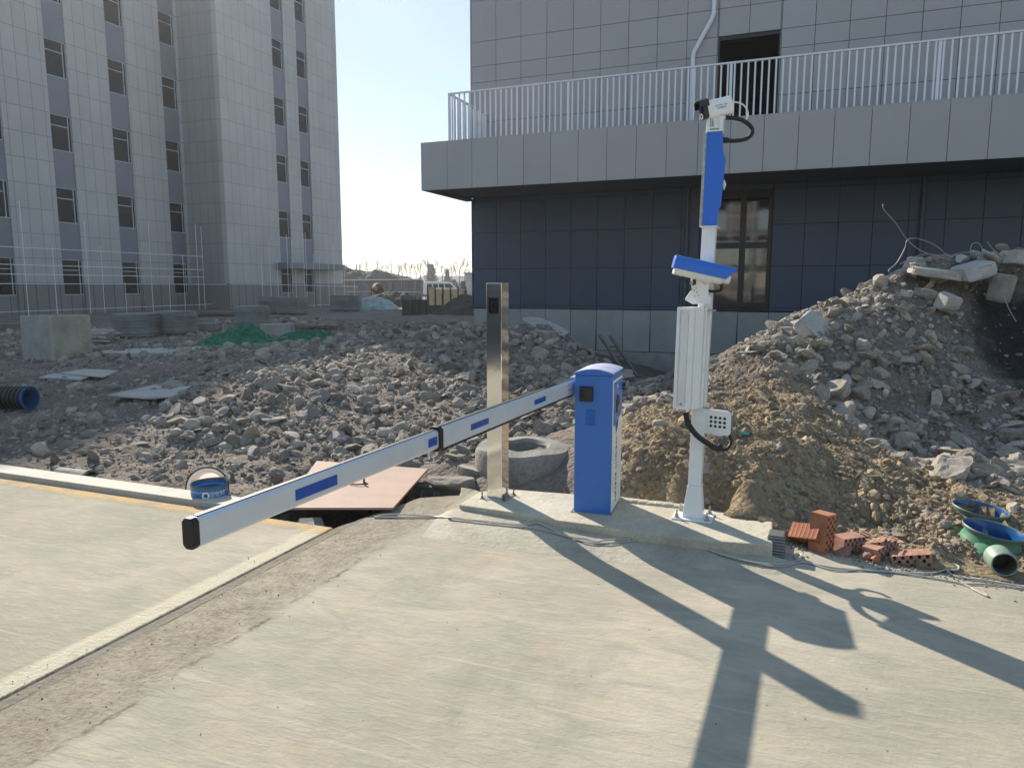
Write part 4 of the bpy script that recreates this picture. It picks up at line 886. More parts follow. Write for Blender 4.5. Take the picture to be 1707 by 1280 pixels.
scatter(Z_heap, 3400, .04, .28, 1.28, 'heap'); scatter(Z_lflat, 3400, .035, .20, 1.7, 'flat', 1.3); scatter(Z_far, 2600, .07, .34, 1.6, 'far'); scatter(Z_wall, 420, .06, .3, 1.5, 'wall')
scatter(Z_lip, 300, .05, .24, 1.4, 'lip'); scatter(Z_mound, 3600, .045, .30, 1.25, 'mound'); scatter(Z_bank, 260, .03, .13, 1.8, 'bank', 1., .4); scatter(Z_edge, 420, .025, .12, 1.7, 'edge')
rocks = sorted(rocks, key=lambda r: -r[3]/math.hypot(r[0], r[1]))
LAB = {'heap': ('grey brown lump of broken concrete in the sunlit rubble heap behind the boom', 'stones of the rubble heap behind the boom'),
 'flat': ('loose grey stone lying on the flat dirt left of the rubble heap', 'loose stones on the flat dirt at the left'),
 'far': ('grey stone in the shaded rubble field beyond the heap', 'stones of the shaded rubble field'),
 'wall': ('grey lump in the rubble pile against the dark blue wall', 'stones of the pile against the building'),
 'lip': ('rounded grey stone on the rim of the trench behind the blue cabinet', 'stones on the rim of the trench'),
 'mound': ('angular grey stone in the tall rubble mound at the right', 'stones of the tall right mound'),
 'bank': ('brown dusty stone stuck in the earth bank behind the camera pole', 'stones in the brown earth bank'),
 'edge': ('small brown stone along the slab edge at the right', 'stones along the right slab edge')}
meshes = []
for i, (V, F_) in enumerate(VAR[3]):
    for q in ('rock', 'rockg'):
        o = fast_mesh('rubble_stone', V, F_, M[q]); meshes.append(o.data); bpy.data.objects.remove(o)
NI = 285; rest = []; cnt = 0
for k, (x, y, z, s, zone) in enumerate(rocks):
    if cnt < NI:
        cnt += 1; o = bpy.data.objects.new('rubble_stone', meshes[2*(k % 14)+(zone in ('mound', 'far', 'wall'))]); sc.collection.objects.link(o); o.location = (x, y, z)
        o.rotation_euler = (random.gauss(0, .4), random.gauss(0, .4), random.uniform(0, 6.3)); q = s*.62; o.scale = (q*random.uniform(.9, 1.25), q*random.uniform(.8, 1.1), q*random.choice((.42, .8, .95, 1.15)))
        tag(o, LAB[zone][0], 'stone', LAB[zone][1])
    else: rest.append((x, y, z, s))
def mass(name, arr, sub, m, seedv=0):
    arr = np.array(arr); n = len(arr); Rm = rotm(n); sc3 = arr[:, 3:4]*.62*RS.uniform(.75, 1.2, (n, 3))*((.85, 1., 1.35) if seedv else (1, 1, 1)); sc3[:, 2] *= np.where(RS.rand(n) < (0 if seedv else .25), .45, 1.); vs, fs = [], []; off = 0
    kinds = RS.randint(0, 14, n)
    for v in range(14):
        ii = np.where(kinds == v)[0]
        if not len(ii): continue
        V, F_ = VAR[sub][v]; W = np.einsum('nij,nkj->nki', Rm[ii], V[None]*sc3[ii][:, None, :])+arr[ii, None, :3]
        fs.append((F_[None]+(off+np.arange(len(ii))*len(V))[:, None, None]).reshape(-1, 3)); vs.append(W.reshape(-1, 3)); off += len(ii)*len(V)
    o = fast_mesh(name, np.concatenate(vs), np.concatenate(fs), m); return o
rest.sort(key=lambda r: -r[3]/math.hypot(r[0], r[1])); n2 = min(4200, len(rest))
isg = lambda r: r[0] > 2.5
o = mass('rubble', [r for r in rest[:n2] if not isg(r)], 2, M['rockisl']); tag(o, 'mass of smaller brownish broken stones covering the ground behind the boom', 'rubble', kind='stuff')
o = mass('rubble', [r for r in rest[:n2] if isg(r)], 2, M['rockgi']); tag(o, 'mass of smaller grey stones covering the tall right mound', 'rubble', kind='stuff')
def clods(poly, n, a, b_, pw, power=1.):
    P = sample_poly(poly, n, power); S = sizes(len(P), a, b_, pw); z = hz(P[:, 0], P[:, 1])-S*.08; k = ~inpoly(P[:, 0], P[:, 1], padR_world) & ~inpoly(P[:, 0], P[:, 1], padL_world) & (z > -.5) & (np.hypot(P[:, 0]-.1, P[:, 1]-6.2) > .46)
    k &= (np.hypot(P[:, 0]-6.35, P[:, 1]-8.25) > .9) | (RS.rand(len(P)) < .12)
    for q in RIS: k &= np.hypot(P[:, 0]-q.x, P[:, 1]-q.y+.04) > .19
    return np.stack([P[:, 0], P[:, 1], z+S*.05, S], -1)[k]
small = np.concatenate([np.array(rest[n2:]).reshape(-1, 4), clods(Z_heap, 6500, .018, .07, 1.6), clods(Z_lflat, 5000, .016, .06, 1.8, 1.6), clods(Z_mound, 7500, .02, .08, 1.5), clods(Z_wall, 900, .03, .08, 1.5), clods(Z_far, 2500, .035, .12, 1.8)])
o = mass('gravel', small, 1, M['rockisl']); tag(o, 'grey gravel and crushed concrete scattered over the site', 'gravel', kind='stuff')
o = mass('soil_clods', np.concatenate([clods(Z_bank, 12000, .013, .10, 1.75), clods(Z_edge, 5000, .010, .045, 1.7)]), 1, M['clod'], 1); tag(o, 'crumbly brown earth clods on the bank behind the camera pole', 'soil', kind='stuff')
print('rocks', len(rocks), len(rest), len(small))
def proj(p):
    d3 = Vector(p)-Vector((0, 0, CAMH)); dep = d3.y*math.cos(PR)-d3.z*math.sin(PR); return 853.5+FPX*d3.x/dep, 640-FPX*(d3.y*math.sin(PR)+d3.z*math.cos(PR))/dep
LM = [('the far corner of the red board', 713, 781), ('the left corner of the red board', 525, 770), ('the blue paint can', 352, 805), ('the pale green edged board', 250, 652), ('the foot of the steel post', 830, 815), ('the steel post at boom height', 828, 690),
 ('the rim of the concrete ring', 873, 738), ('the black joint collar of the boom', 724, 722), ('the blue sticker nearest the boom tip', 520, 800), ('the second blue boom sticker', 792, 700), ('the blue boom sticker by the cabinet', 893, 662), ('the left green net', 400, 580), ('the right green net', 510, 572),
 ('the left end of the slab by the wall', 890, 545), ('the right end of the slab by the wall', 940, 565), ('the timber ladder', 1020, 600), ('the top of the blue cabinet', 990, 600), ('the right side of the blue cabinet', 1045, 690), ('the base of the white light column', 1130, 695),
 ('the top of the plate with twelve holes', 1195, 675), ('the tilted slab on the mound shoulder', 1372, 575), ('the flat chunk on the mound shoulder', 1325, 560), ('the left tip of the crest slab', 1500, 465), ('the upright block under the crest', 1668, 500), ('the square lump on the upper mound face', 1580, 515),
 ('the lone boulder on the bank', 1372, 762), ('the further green riser', 1635, 835), ('the nearer green riser', 1657, 895), ('the grey drain pipe', 1650, 940), ('the upright orange brick', 1375, 870), ('the dark patch of the mound', 1640, 600), ('the mid face of the tall mound', 1500, 660), ('the foot of the tall mound', 1560, 770), ('the picture edge on the mound', 1690, 720), ('the right foot of the camera pole', 1180, 800)]
def landmark_labels():
    pool = [(o, proj(o.location)) for o in bpy.data.objects if o.name.startswith('rubble_stone')]; used = set()
    for nm, x, y in LM:
        for word, fx_, fy_ in (('left of', -1, 0), ('right of', 1, 0), ('above', 0, -1), ('below', 0, 1)):
            best = None
            for o, (a, b_) in pool:
                if o.name in used: continue
                dx, dy = a-x, b_-y; along = dx*fx_+dy*fy_; acr = abs(dx*fy_)+abs(dy*fx_)
                if along < 4 or acr > along or along > 75: continue
                if best is None or along+acr*.4 < best[0]: best = (along+acr*.4, o)
            if best: used.add(best[1].name); best[1]['label'] = 'large loose stone '+('just ' if word in ('above', 'below') else 'just ')+word+' '+nm
    print('landmark stones', len(used))
landmark_labels()
# ---- single big pieces
def piece(px, py, D, dims, rot, name, label, m='palerock', v=0, cat='stone', lift=0., sub=3, box=False):
    p = R(px, py, D)
    if box:
        V, F_ = chunk(3, 900+v, 0, .012); V = np.sign(V)*np.abs(V)**.28; V = V/np.abs(V).max(0)
        rr = np.random.RandomState(v)
        for k in range(4):
            n = rr.normal(size=3); n[2] *= .3; n /= np.linalg.norm(n); dd = rr.uniform(.85, 1.15); q = V @ n; mm = q > dd; V[mm] -= np.outer(q[mm]-dd, n)
        V += rr.normal(size=V.shape)*.018
    else: V, F_ = VAR[3][v % 14]
    o = fast_mesh(name, V*np.array(dims)/2, F_, M[m]); o.location = p+Vector((0, 0, lift)); o.rotation_euler = [R_(a) for a in rot]
    return tag(o, label, cat)
piece(1372, 562, 8.3, (.66, .42, .16), (28, 42, -25), 'concrete_slab_piece', 'large pale tilted slab piece on the left shoulder of the tall mound', v=1, box=True, cat='concrete slab')
piece(1330, 548, 8.5, (.40, .3, .12), (10, -12, 20), 'concrete_slab_piece', 'flat pale chunk just left of the tilted slab on the mound shoulder', v=2, box=True, cat='concrete slab')
piece(1560, 455, 9.0, (.70, .4, .10), (8, 9, -12), 'concrete_slab_piece', 'long thin pale slab lying along the mound crest', v=3, box=True, cat='concrete slab')
piece(1623, 452, 8.9, (.42, .34, .18), (5, -14, 12), 'concrete_slab_piece', 'thick pale block at the middle of the mound crest', v=4, box=True, cat='concrete slab')
piece(1652, 428, 9.1, (.36, .26, .24), (20, 28, 30), 'concrete_slab_piece', 'pointed pale lump standing highest on the mound crest', v=5, cat='stone')
piece(1532, 441, 9.1, (.26, .22, .17), (0, 10, 30), 'concrete_slab_piece', 'small rounded pale lump on the left end of the mound crest', v=6, cat='stone')
piece(1600, 432, 9.2, (.3, .22, .16), (0, -20, 60), 'concrete_slab_piece', 'small greenish grey lump between the crest blocks of the mound', v=8, cat='stone')
piece(1700, 432, 9.0, (.38, .3, .18), (0, 8, 10), 'concrete_slab_piece', 'pale block at the right end of the mound crest', v=7, box=True, cat='concrete slab')
piece(1668, 480, 8.8, (.22, .24, .34), (10, 4, 20), 'concrete_slab_piece', 'upright grey block under the crest of the mound', 'rock', v=8, box=True, cat='concrete slab')
piece(1580, 505, 8.7, (.22, .2, .22), (20, 12, 20), 'concrete_slab_piece', 'pale square lump on the upper face of the mound', v=9, box=True, cat='concrete slab')
piece(1372, 762, 5.55, (.27, .22, .14), (0, -6, 10), 'boulder', 'smooth brown grey boulder sitting alone on the sunlit bank', 'rock', v=3)
piece(908, 546, 14.0, (.95, .45, .14), (20, 24, -12), 'concrete_slab_piece', 'long pale slab leaning down from the pile against the dark wall', v=11, box=True, cat='concrete slab')
piece(912, 562, 13.6, (.45, .35, .25), (5, 5, 40), 'concrete_slab_piece', 'block under the leaning slab of the pile by the wall', 'rock', v=12, box=True, cat='concrete slab')
piece(148, 726, 7.6, (.34, .2, .14), (0, -4, -8), 'concrete_slab_piece', 'pinkish grey oblong block lying on the dirt at the left', 'rock', v=13, box=True, cat='concrete block')
piece(762, 806, 5.9, (.50, .42, .34), (0, 10, 20), 'boulder', 'large rounded grey boulder left of the steel post', 'rock', v=5, lift=.02)
piece(792, 790, 6.1, (.34, .3, .34), (0, 30, 0), 'boulder', 'grey boulder wedged between the steel post and the concrete ring', 'rock', v=6)
piece(716, 748, 6.9, (.42, .35, .26), (0, 0, 50), 'boulder', 'light grey boulder beyond the corner of the red board', 'rock', v=7)
piece(1060, 800, 5.25, (.30, .3, .3), (0, 0, 20), 'boulder', 'brown boulder at the foot of the bank beside the cabinet', 'rock', v=2, lift=-.05)
piece(1175, 790, 5.05, (.24, .22, .3), (0, 12, 20), 'boulder', 'brown stone in the bank just right of the camera pole', 'rock', v=10, lift=0)
# ---- rebar wires on the crest
M['wire'] = mat('bent_rebar', (.30, .28, .27), .6, metal=.4)
def wire(pts, label, r=.006):
    o = MB().tube(curve([R(x, y, D) for x, y, D in pts], 6), r, 6).build('rebar_wire', M['wire'], smooth=True); tag(o, label, 'rebar', 'bent rebar on the mound crest')
wire([(1472, 340, 9.0), (1473, 349, 9.0), (1493, 372, 9.0), (1510, 397, 9.1), (1530, 415, 9.1), (1560, 428, 9.1), (1590, 436, 9.2)], 'long bent wire rising highest from the left of the mound crest')
wire([(1585, 432, 9.1), (1560, 410, 9.1), (1530, 398, 9.1), (1513, 400, 9.0), (1508, 415, 9.0), (1495, 438, 9.0), (1482, 450, 8.9), (1485, 455, 8.9), (1500, 457, 8.9)], 'looped wire curling down at the left end of the mound crest')
wire([(1500, 441, 9.0), (1520, 430, 9.0), (1545, 424, 9.0), (1580, 427, 9.1), (1600, 422, 9.1), (1630, 420, 9.1)], 'low wire arching along the mound crest')
wire([(1638, 436, 9.0), (1637, 415, 9.0), (1630, 405, 9.0), (1620, 408, 9.0), (1617, 422, 9.0)], 'short hooked wire beside the highest pale lump')
wire([(1668, 428, 9.0), (1652, 412, 9.0), (1646, 403, 9.0)], 'short straight wire right of the highest pale lump')
wire([(1660, 432, 9.0), (1685, 420, 9.0), (1702, 414, 9.0), (1730, 430, 9.0)], 'wire bowing out at the right end of the mound crest')
wire([(1672, 490, 8.6), (1682, 515, 8.5), (1694, 536, 8.4)], 'thin wire hanging down the dark face of the mound')
# ================================================================ NEAR LEFT / PIT
b4 = [G(474, 858, .0)+Vector((0, 0, .06)), G(655, 846, .05), G(713, 781, .02), G(528, 768, .03)]
b4[0] = G(470, 846, .06); b4 = [Vector(p) for p in b4]
mb = MB(); vs = []
for z in (-.016, 0): vs += [(p.x, p.y, p.z+z) for p in b4]
mb.add(vs, [(3, 2, 1, 0), (4, 5, 6, 7), (0, 1, 5, 4), (1, 2, 6, 5), (2, 3, 7, 6), (3, 0, 4, 7)]); bo_ = mb.build('plywood_sheet', M['board']); tag(bo_, 'dusty reddish shuttering board laid over the open pit', 'board')
p = G(607, 806, .045)
mb = MB(); mb.tube([p+Vector((0, 0, 0)), p+Vector((.0, -.005, .05))], .008, 8); mb.tube([p+Vector((-.11, -.02, .004)), p+Vector((-.05, -.05, .008)), p+Vector((.04, -.045, .01)), p+Vector((.0, .0, .012))], .006, 8)
o = mb.build('rebar_stub', M['rust']); tag(o, 'rusty bent rebar peg sticking out of the reddish board', 'rebar')
o = MB().add([(-.12, -.07, 0), (.13, -.05, .0), (.1, .08, .05), (-.06, .07, .06), (-.12, -.07, .004), (.13, -.05, .004), (.1, .08, .054), (-.06, .07, .064)], BX).build('paper_sheet', M['white'], loc=G(505, 868, -.12)+Vector((0, .12, -.10)), rz=.3); tag(o, 'crumpled white scrap lying in the dark pit', 'scrap')
# concrete well ring
rc = Vector((.10, 6.20, -.10)); M['ringc'] = mat('weathered_ring_concrete', (.25, .24, .215), .95, var=.4, vscale=4, bump=.7, bscale=20, fine=.2); rg = MB()
pr_ = [(.425, -.2), (.43, .1), (.425, .28), (.405, .31), (.24, .325), (.21, .30), (.205, .0), (.205, -.25)]
rg.lathe(pr_, (0, 0, 0), 48); o = rg.build('well_ring', M['ringc'], smooth=True, loc=rc)
for v in o.data.vertices:
    a = math.atan2(v.co.y, v.co.x); v.co.x *= 1+.012*math.sin(3*a)+.008*math.sin(7*a+v.co.z*9); v.co.z += .008*math.sin(5*a+1)
tag(o, 'round thick concrete well ring half hidden behind the steel post and cabinet', 'concrete ring')
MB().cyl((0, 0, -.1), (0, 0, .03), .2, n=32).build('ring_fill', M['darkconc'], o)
# bucket and tub by the kerb
bz = G(346, 838, .0); bz = Vector((bz.x-.03, bz.y+.14, -.165)); can = thing('paint_can', bz, 0, 'dented blue and white paint can with torn rim behind the left kerb', 'paint can')
M['can'] = None
m = bpy.data.materials.new('can_print'); m.use_nodes = True; nt = m.node_tree; L = nt.links; b = nt.nodes['Principled BSDF']; b.inputs['Roughness'].default_value = .4
T = N(nt, 'ShaderNodeTexCoord').outputs['Object']; s = N(nt, 'ShaderNodeSeparateXYZ'); L.new(T, s.inputs[0])
n = N(nt, 'ShaderNodeTexNoise', Scale=22., Detail=5.); L.new(T, n.inputs['Vector']); ad = N(nt, 'ShaderNodeMath', operation='MULTIPLY_ADD'); L.new(n.outputs[0], ad.inputs[0]); ad.inputs[1].default_value = .03; L.new(s.outputs[2], ad.inputs[2])
cr = N(nt, 'ShaderNodeValToRGB'); L.new(ad.outputs[0], cr.inputs[0]); cr.color_ramp.interpolation = 'CONSTANT'; e = cr.color_ramp.elements
e[0].position = 0; e[0].color = (.25, .02, .03, 1); e[1].position = .112; e[1].color = (.55, .55, .55, 1)
for p_, c_ in ((.170, (.02, .10, .33, 1)), (.249, (.25, .42, .65, 1)), (.254, (.015, .16, .42, 1)), (.276, (.08, .12, .13, 1))): q = e.new(p_); q.color = c_
L.new(cr.outputs[0], b.inputs['Base Color']); M['can'] = m
cm = MB(); prof = [(.118, 0), (.120, .005), (.118, .012), (.118, .125), (.1205, .128), (.118, .131), (.119, .246), (.122, .25), (.119, .255)]
cm.lathe(prof+[(.114, .25), (.114, .02)], n=48); cm.v = [(x*1.2, y*1.2, z*1.12) for x, y, z in cm.v]; cb_ = cm.build('can_body', M['can'], can, smooth=True)
for v in cb_.data.vertices:
    a = math.atan2(v.co.y, v.co.x); k = max(0, math.cos(a-.5))**6*(v.co.z/.25); v.co.x *= 1-.18*k; v.co.y *= 1-.10*k; v.co.z += .018*max(0, math.cos(a-.4))**3*(v.co.z > .2)
lo = MB(); aa = R_(-82)
lo.lathe([(.016, 0), (.028, 0), (.028, .002), (.016, .002)], n=20); q0 = Vector((.1192*math.cos(aa), .1192*math.sin(aa), .195)); ex_ = Vector((-math.sin(aa), math.cos(aa), 0)); 
q0 = Vector((q0.x*1.2, q0.y*1.2, q0.z*1.12)); lo.v = [tuple(q0+ex_*v[0]+Vector((0, 0, 1))*v[1]+Vector((math.cos(aa), math.sin(aa), 0))*v[2]) for v in lo.v]; lo.build('logo', M['white'], can)
for i, chh in enumerate('涂化材'):
    a = R_(-64+i*15.5); q = Vector((.1438*math.cos(a), .1438*math.sin(a), .216+.004*i)); text('lettering', chh, .04, M['white'], can, fr(q, (-math.sin(a), math.cos(a), 0), (0, 0, 1)), .0004)
tb = thing('plastic_tub', Vector((bz.x-.13, bz.y+.24, .015)), .3, 'white round tub tipped on its side behind the blue paint can', 'tub')
M['tub'] = mat('grubby_white_plastic', (.84, .78, .74), .5, var=.15, vscale=10); nt = M['tub'].node_tree; tl_ = nt.nodes.new('ShaderNodeBsdfTranslucent'); tl_.inputs[0].default_value = (.8, .74, .7, 1); ms_ = nt.nodes.new('ShaderNodeMixShader'); ms_.inputs[0].default_value = .5
nt.links.new(nt.nodes['Principled BSDF'].outputs[0], ms_.inputs[1]); nt.links.new(tl_.outputs[0], ms_.inputs[2]); nt.links.new(ms_.outputs[0], [n for n in nt.nodes if n.type == 'OUTPUT_MATERIAL'][0].inputs['Surface'])
tu = MB(); prof = [(.10, .20), (.135, 0.0), (.155, 0.0), (.155, -.012), (.128, -.012), (.120, .0), (.095, .19), (.0, .19), (.0, .20)]
tu.lathe(prof, n=40, axis='y'); t1 = tu.build('tub_body', M['tub'], tb, smooth=True); t1.rotation_euler = (R_(-8), 0, 0)
tu = MB(); tu.lathe([(.150, -.013), (.163, -.013), (.163, .003), (.157, .003)], n=40, axis='y'); t2 = tu.build('tub_rim', M['darkconc'], tb, smooth=True); t2.rotation_euler = (R_(-8), 0, 0)
p = G(107, 797, .0); o = MB().lathe([(.0, -.2), (.085, -.2), (.088, .14), (.10, .16), (.10, .18), (.08, .18), (.075, .1), (0, .08)], n=28, axis='x').build('old_bucket', mat('cracked_grey_plastic', (.21, .20, .175), .85, var=.5, vscale=14), smooth=True, loc=Vector((p.x+.0, p.y+.16, -.05)), rz=-.35); tag(o, 'cracked grey bucket lying on its side against the left kerb', 'bucket')
# corrugated pipe at the far left
pc = R(24, 664, 8.95); pz_ = hzf(pc.x, pc.y); pp = thing('corrugated_pipe', (pc.x-.08, pc.y, 1.6-8.95*((664-640)/1200+.1345)+.0), R_(-9), 'black corrugated pipe with a bright blue inside at the left edge', 'pipe')
c_ = MB(); prof = []
x = -1.7
while x < .28:
    prof += [(.125, x), (.147, x+.012), (.147, x+.036), (.125, x+.048)]; x += .060
c_.lathe(prof, n=40, axis='x'); c_.build('pipe_shell', M['blackpl'], pp, smooth=True)
c_ = MB(); c_.lathe([(.125, .262), (.128, .30), (.150, .306), (.150, .318), (.118, .318)], n=40, axis='x'); c_.build('pipe_collar', M['bluepl'], pp, smooth=True)
c_ = MB(); c_.lathe([(.117, .317), (.115, .0), (.115, -1.7)], n=40, axis='x'); c_.build('blue_lining', M['bluepl'], pp, smooth=True)
# loose boards
def sheet(pts, th, label, name='board_sheet', m='boardpale', zlift=.0):
    P = [G(x, y, z) for x, y, z in pts]; mb = MB(); mb.add([(p.x, p.y, p.z-th) for p in P]+[tuple(p) for p in P], [(3, 2, 1, 0), (4, 5, 6, 7), (0, 1, 5, 4), (1, 2, 6, 5), (2, 3, 7, 6), (3, 0, 4, 7)])
    o = mb.build(name, M[m], bevel=.003); return tag(o, label, 'board')
def g2(x, y, dz=.05): # find terrain hit along the sight line, for laying flat things on the dirt
    u, f, d_ = ray(x, y); t = np.linspace(3, 60, 3000)/f; zz = CAMH+d_*t; hh = hz(u*t, f*t); k = int(np.argmax(zz < hh+dz)); return float(zz[k])
for pts, lab, m_, th in (([(180, 658), (262, 664), (318, 645), (262, 640)], 'pale green edged board lying flat left of the rubble heap', 'boardpale', .02), ([(235, 663), (290, 660), (320, 643), (300, 644)], 'second board slipped under the pale one beside the heap', 'boardpale', .02),
    ([(65, 628), (135, 632), (150, 627), (90, 622)], 'dull board lying nearest the pipe on the left dirt', 'boardpale', .025), ([(100, 621), (172, 628), (200, 617), (140, 615)], 'pale board overlapping the dull one on the left dirt', 'boardpale', .02),
    ([(150, 588), (300, 588), (345, 577), (190, 582)], 'long pale plank pile in front of the green net', 'boardpale', .10)):
    z = np.median([g2(x, y) for x, y in pts]); o = sheet([(x, y, z) for x, y in pts], th, lab); 
# concrete chamber box
p0 = R(86, 592, 14.6); cbx = thing('concrete_chamber', (p0.x, p0.y, p0.z-.03), R_(-15), 'large pale concrete box standing on the dirt at the far left', 'concrete box')
hm = MB(); hm.bb(-.74, 0, 0, .10, -.15, .82); hm.bb(-.74, -.64, .10, .92, -.15, .82); hm.bb(-.64, 0, .83, .92, -.15, .82); hm.build('chamber_wall', M['conc'], cbx, bevel=.01)
hm = MB(); hm.bb(.002, .10, -.02, .93, -.15, .815); hm.build('side_slab', mat('yellowed_concrete', (.40, .375, .29), .9, var=.35, vscale=2.5, bump=.2), cbx, bevel=.01)
# stacks of sheets
def stack(px, py, D, w_, dep, h, n, rz, label, name='panel_stack'):
    p = R(px, py, D); z0 = hzf(p.x, p.y)-.03; root = thing(name, (p.x, p.y+dep/2, z0), rz, label, 'panel stack', None)
    br = MB()
    for k in (-1, 0, 1): br.bb(k*w_*.36-.05, k*w_*.36+.05, -dep/2+.02, dep/2-.02, 0, .09)
    br.build('bearer', M['wood'], root)
    mb = MB(); z = .09; t = (h-.09)/n
    for k in range(n):
        a, b_ = random.uniform(-.02, .02), random.uniform(-.02, .02); mb.bb(-w_/2+a, w_/2+a, -dep/2+b_, dep/2+b_, z, z+t*.86); z += t
    mb.build('panels', M['darksheet'], root, bevel=.004)
    return root
st = [(215, 556, 19.2, .95, .9, .70, 13, .05, 'widest grey stack of panels just right of the concrete box'), (278, 552, 20, .75, 1.0, .70, 12, -.2, 'grey panel stack second from the concrete box'), (340, 546, 22, .62, .7, .30, 6, .1, 'low brownish panel stack left of the green net'),
      (414, 540, 24, .8, .9, .72, 12, -.15, 'panel stack rising behind the green net'), (448, 524, 33, .95, 1., .85, 13, .1, 'left stack of the pair beyond the green net'), (482, 522, 32, 1.05, 1., .82, 12, -.2, 'right stack of the pair beyond the green net')]
for a in st: stack(*a)
stack(573, 520, 37, 1.5, 1.2, .85, 14, .1, 'wide brown stack left of the sheeted heap in the distance')
# bundle of rods behind the concrete box
p = R(160, 560, 17.5); z0 = hzf(p.x, p.y); mb = MB()
for k in range(26): mb.cyl((-.6+random.uniform(-.05, .05), random.uniform(-.3, .3), .03+.05*(k//4)), (.45+random.uniform(-.05, .05), random.uniform(-.3, .3), .03+.05*(k//4)), .022, n=7)
o = mb.build('steel_rod_bundle', M['zinc'], loc=(p.x, p.y, z0), rz=-.1); tag(o, 'layered bundle of grey rods between the concrete box and the panel stack', 'rods')
# concrete kerb block by the net
p = R(463, 556, 20.5); o = MB().bb(-.45, .45, -.2, .2, -.1, .34).build('concrete_block', M['conc'], loc=(p.x, p.y, hzf(p.x, p.y)), rz=-.1, bevel=.02); tag(o, 'pale concrete block sitting between the two parts of the green net', 'concrete block')
# green nets
def net(px0, px1, py, D, h, label, seed, prof):
    a, b_ = R(px0, py, D), R(px1, py, D); n, mrow = 220, 90; V = []; w_ = b_.x-a.x; dep = 1.5
    for j in range(mrow+1):
        for i in range(n+1):
            u, v = i/n, j/mrow; x = a.x+w_*u; y = D+dep*(v-.3); e = max(0, math.sin(math.pi*min(1, max(0, u))))**.55*math.sin(math.pi*v)**.7
            hh = prof(u)*h*e
            V.append((x, y, 0, hh, e))
    A_ = np.array(V); X, Y = A_[:, 0], A_[:, 1]; Z = hz(X, Y)-.03+A_[:, 3]+A_[:, 4]*(.09*fbm(X+seed, Y, 3.1, 3, seed)+.06*fbm(X*2.2+Y*2, Y-X, 4, 3, seed+4)+.05*bumpy(X, Y, 5, seed)+.05*np.abs(fbm(X*1.2+Y*3, Y*2-X*2, 6, 3, seed+9)))
    idx = np.arange((n+1)*(mrow+1)).reshape(mrow+1, n+1); F_ = np.stack([idx[:-1, :-1], idx[:-1, 1:], idx[1:, 1:], idx[1:, :-1]], -1).reshape(-1, 4)
    o = fast_mesh('debris_net', np.stack([X, Y, Z], -1), F_, M['net'], False); return tag(o, label, 'net')
net(314, 464, 570, 17.2, .29, 'higher crumpled green debris net, left of the concrete block', 3, lambda u: .55+.7*math.exp(-((u-.62)/.3)**2))
net(446, 566, 566, 18.2, .24, 'lower crumpled green debris net, right of the concrete block', 8, lambda u: .6+.5*math.exp(-((u-.4)/.3)**2))
# timber ladder by the trench
A_, B_ = R(1000, 560, 15.5), R(1040, 620, 14.5); A2, B2 = A_+Vector((.22, .05, 0)), B_+Vector((.22, .05, 0))
lad = thing('timber_ladder', B_, 0, 'old timber ladder leaning out of the trench by the building', 'ladder')
for a, b_ in ((A_, B_), (A2, B2)):
    dv = (a-b_); MB().cyl(b_-B_-dv*.15, a-B_, .035, n=4).build('ladder_rail', M['wood'], lad)
for t in (.12, .4, .68): MB().cyl(B_+(A_-B_)*t-B_, B2+(A2-B2)*t-B_, .028, n=4).build('rung', M['wood'], lad)
# ================================================================ RIGHT SIDE SMALL THINGS
def hbrick(loc, rot, L_=.22, W_=.105, H_=.115, label='', m='brick', nx=4, nz=5, brk=0):
    r = thing('hollow_brick', loc, 0, label, 'brick'); r.rotation_euler = [R_(a) for a in rot]; hl = []
    px_, pz_ = W_/(nx*1.0), L_/(nz*1.0)
    for j in range(nz*2-1):
        off = (j % 2)*.5
        for i in range(nx):
            cx = -W_/2+(i+.5+off*.0)*px_; cz_ = -L_/2+(j+1)*(L_/(nz*2))
            if (i+j) % 2: continue
            hl.append((cx-px_*.44, cx+px_*.44, cz_-L_/(nz*2)*.40, cz_+L_/(nz*2)*.40))
    mb = MB(); holes_wall(mb, -W_/2, W_/2, -L_/2, L_/2, 0, H_, hl); o = mb.build('brick_body', M[m], r)
    mb = MB(); mb.bb(-W_/2+.004, W_/2-.004, .02, H_-.02, -L_/2+.004, L_/2-.004); mb.build('brick_core', M['backing'], r)
    gr = MB()
    for s_ in (-1, 1):
        for k in range(7): gr.bb(s_*W_/2-.0015, s_*W_/2+.0015, .004, H_-.004, -L_/2+.012+k*.031, -L_/2+.024+k*.031)
    gr.build('groove_ribs', M[m], r)
    return r
def bpos(x, y, z): return G(x, y, z)
hbrick(bpos(1385, 890, .12)+Vector((.0, 0, 0)), (0, 4, 38), label='upright orange hollow brick standing at the slab edge', L_=.235, W_=.10, H_=.11)
hbrick(bpos(1350, 908, .045)+Vector((0, .06, 0)), (75, 35, 20), label='dark reddish hollow brick lying left of the upright one', L_=.20, W_=.10, H_=.1)
hbrick(bpos(1422, 912, .045)+Vector((.02, .02, 0)), (0, 88, 12), label='brick lying on its side just behind the upright one', L_=.15, W_=.10, H_=.10, m='brick2')
hbrick(bpos(1458, 925, .03)+Vector((.0, .06, 0)), (15, 70, -25), label='dusty broken brick half way along the slab edge', m='brick2', L_=.17, W_=.1, H_=.09)
hbrick(bpos(1485, 930, .035)+Vector((.02, .07, 0)), (-20, 80, 10), label='pale dusty ribbed brick piece with its side up', m='brick2', L_=.19, W_=.11, H_=.1)
hbrick(bpos(1527, 944, .02)+Vector((.0, .04, 0)), (8, 78, -14), label='grey pink brick showing dark holes at the slab edge', m='brick2', L_=.21, W_=.10, H_=.1)
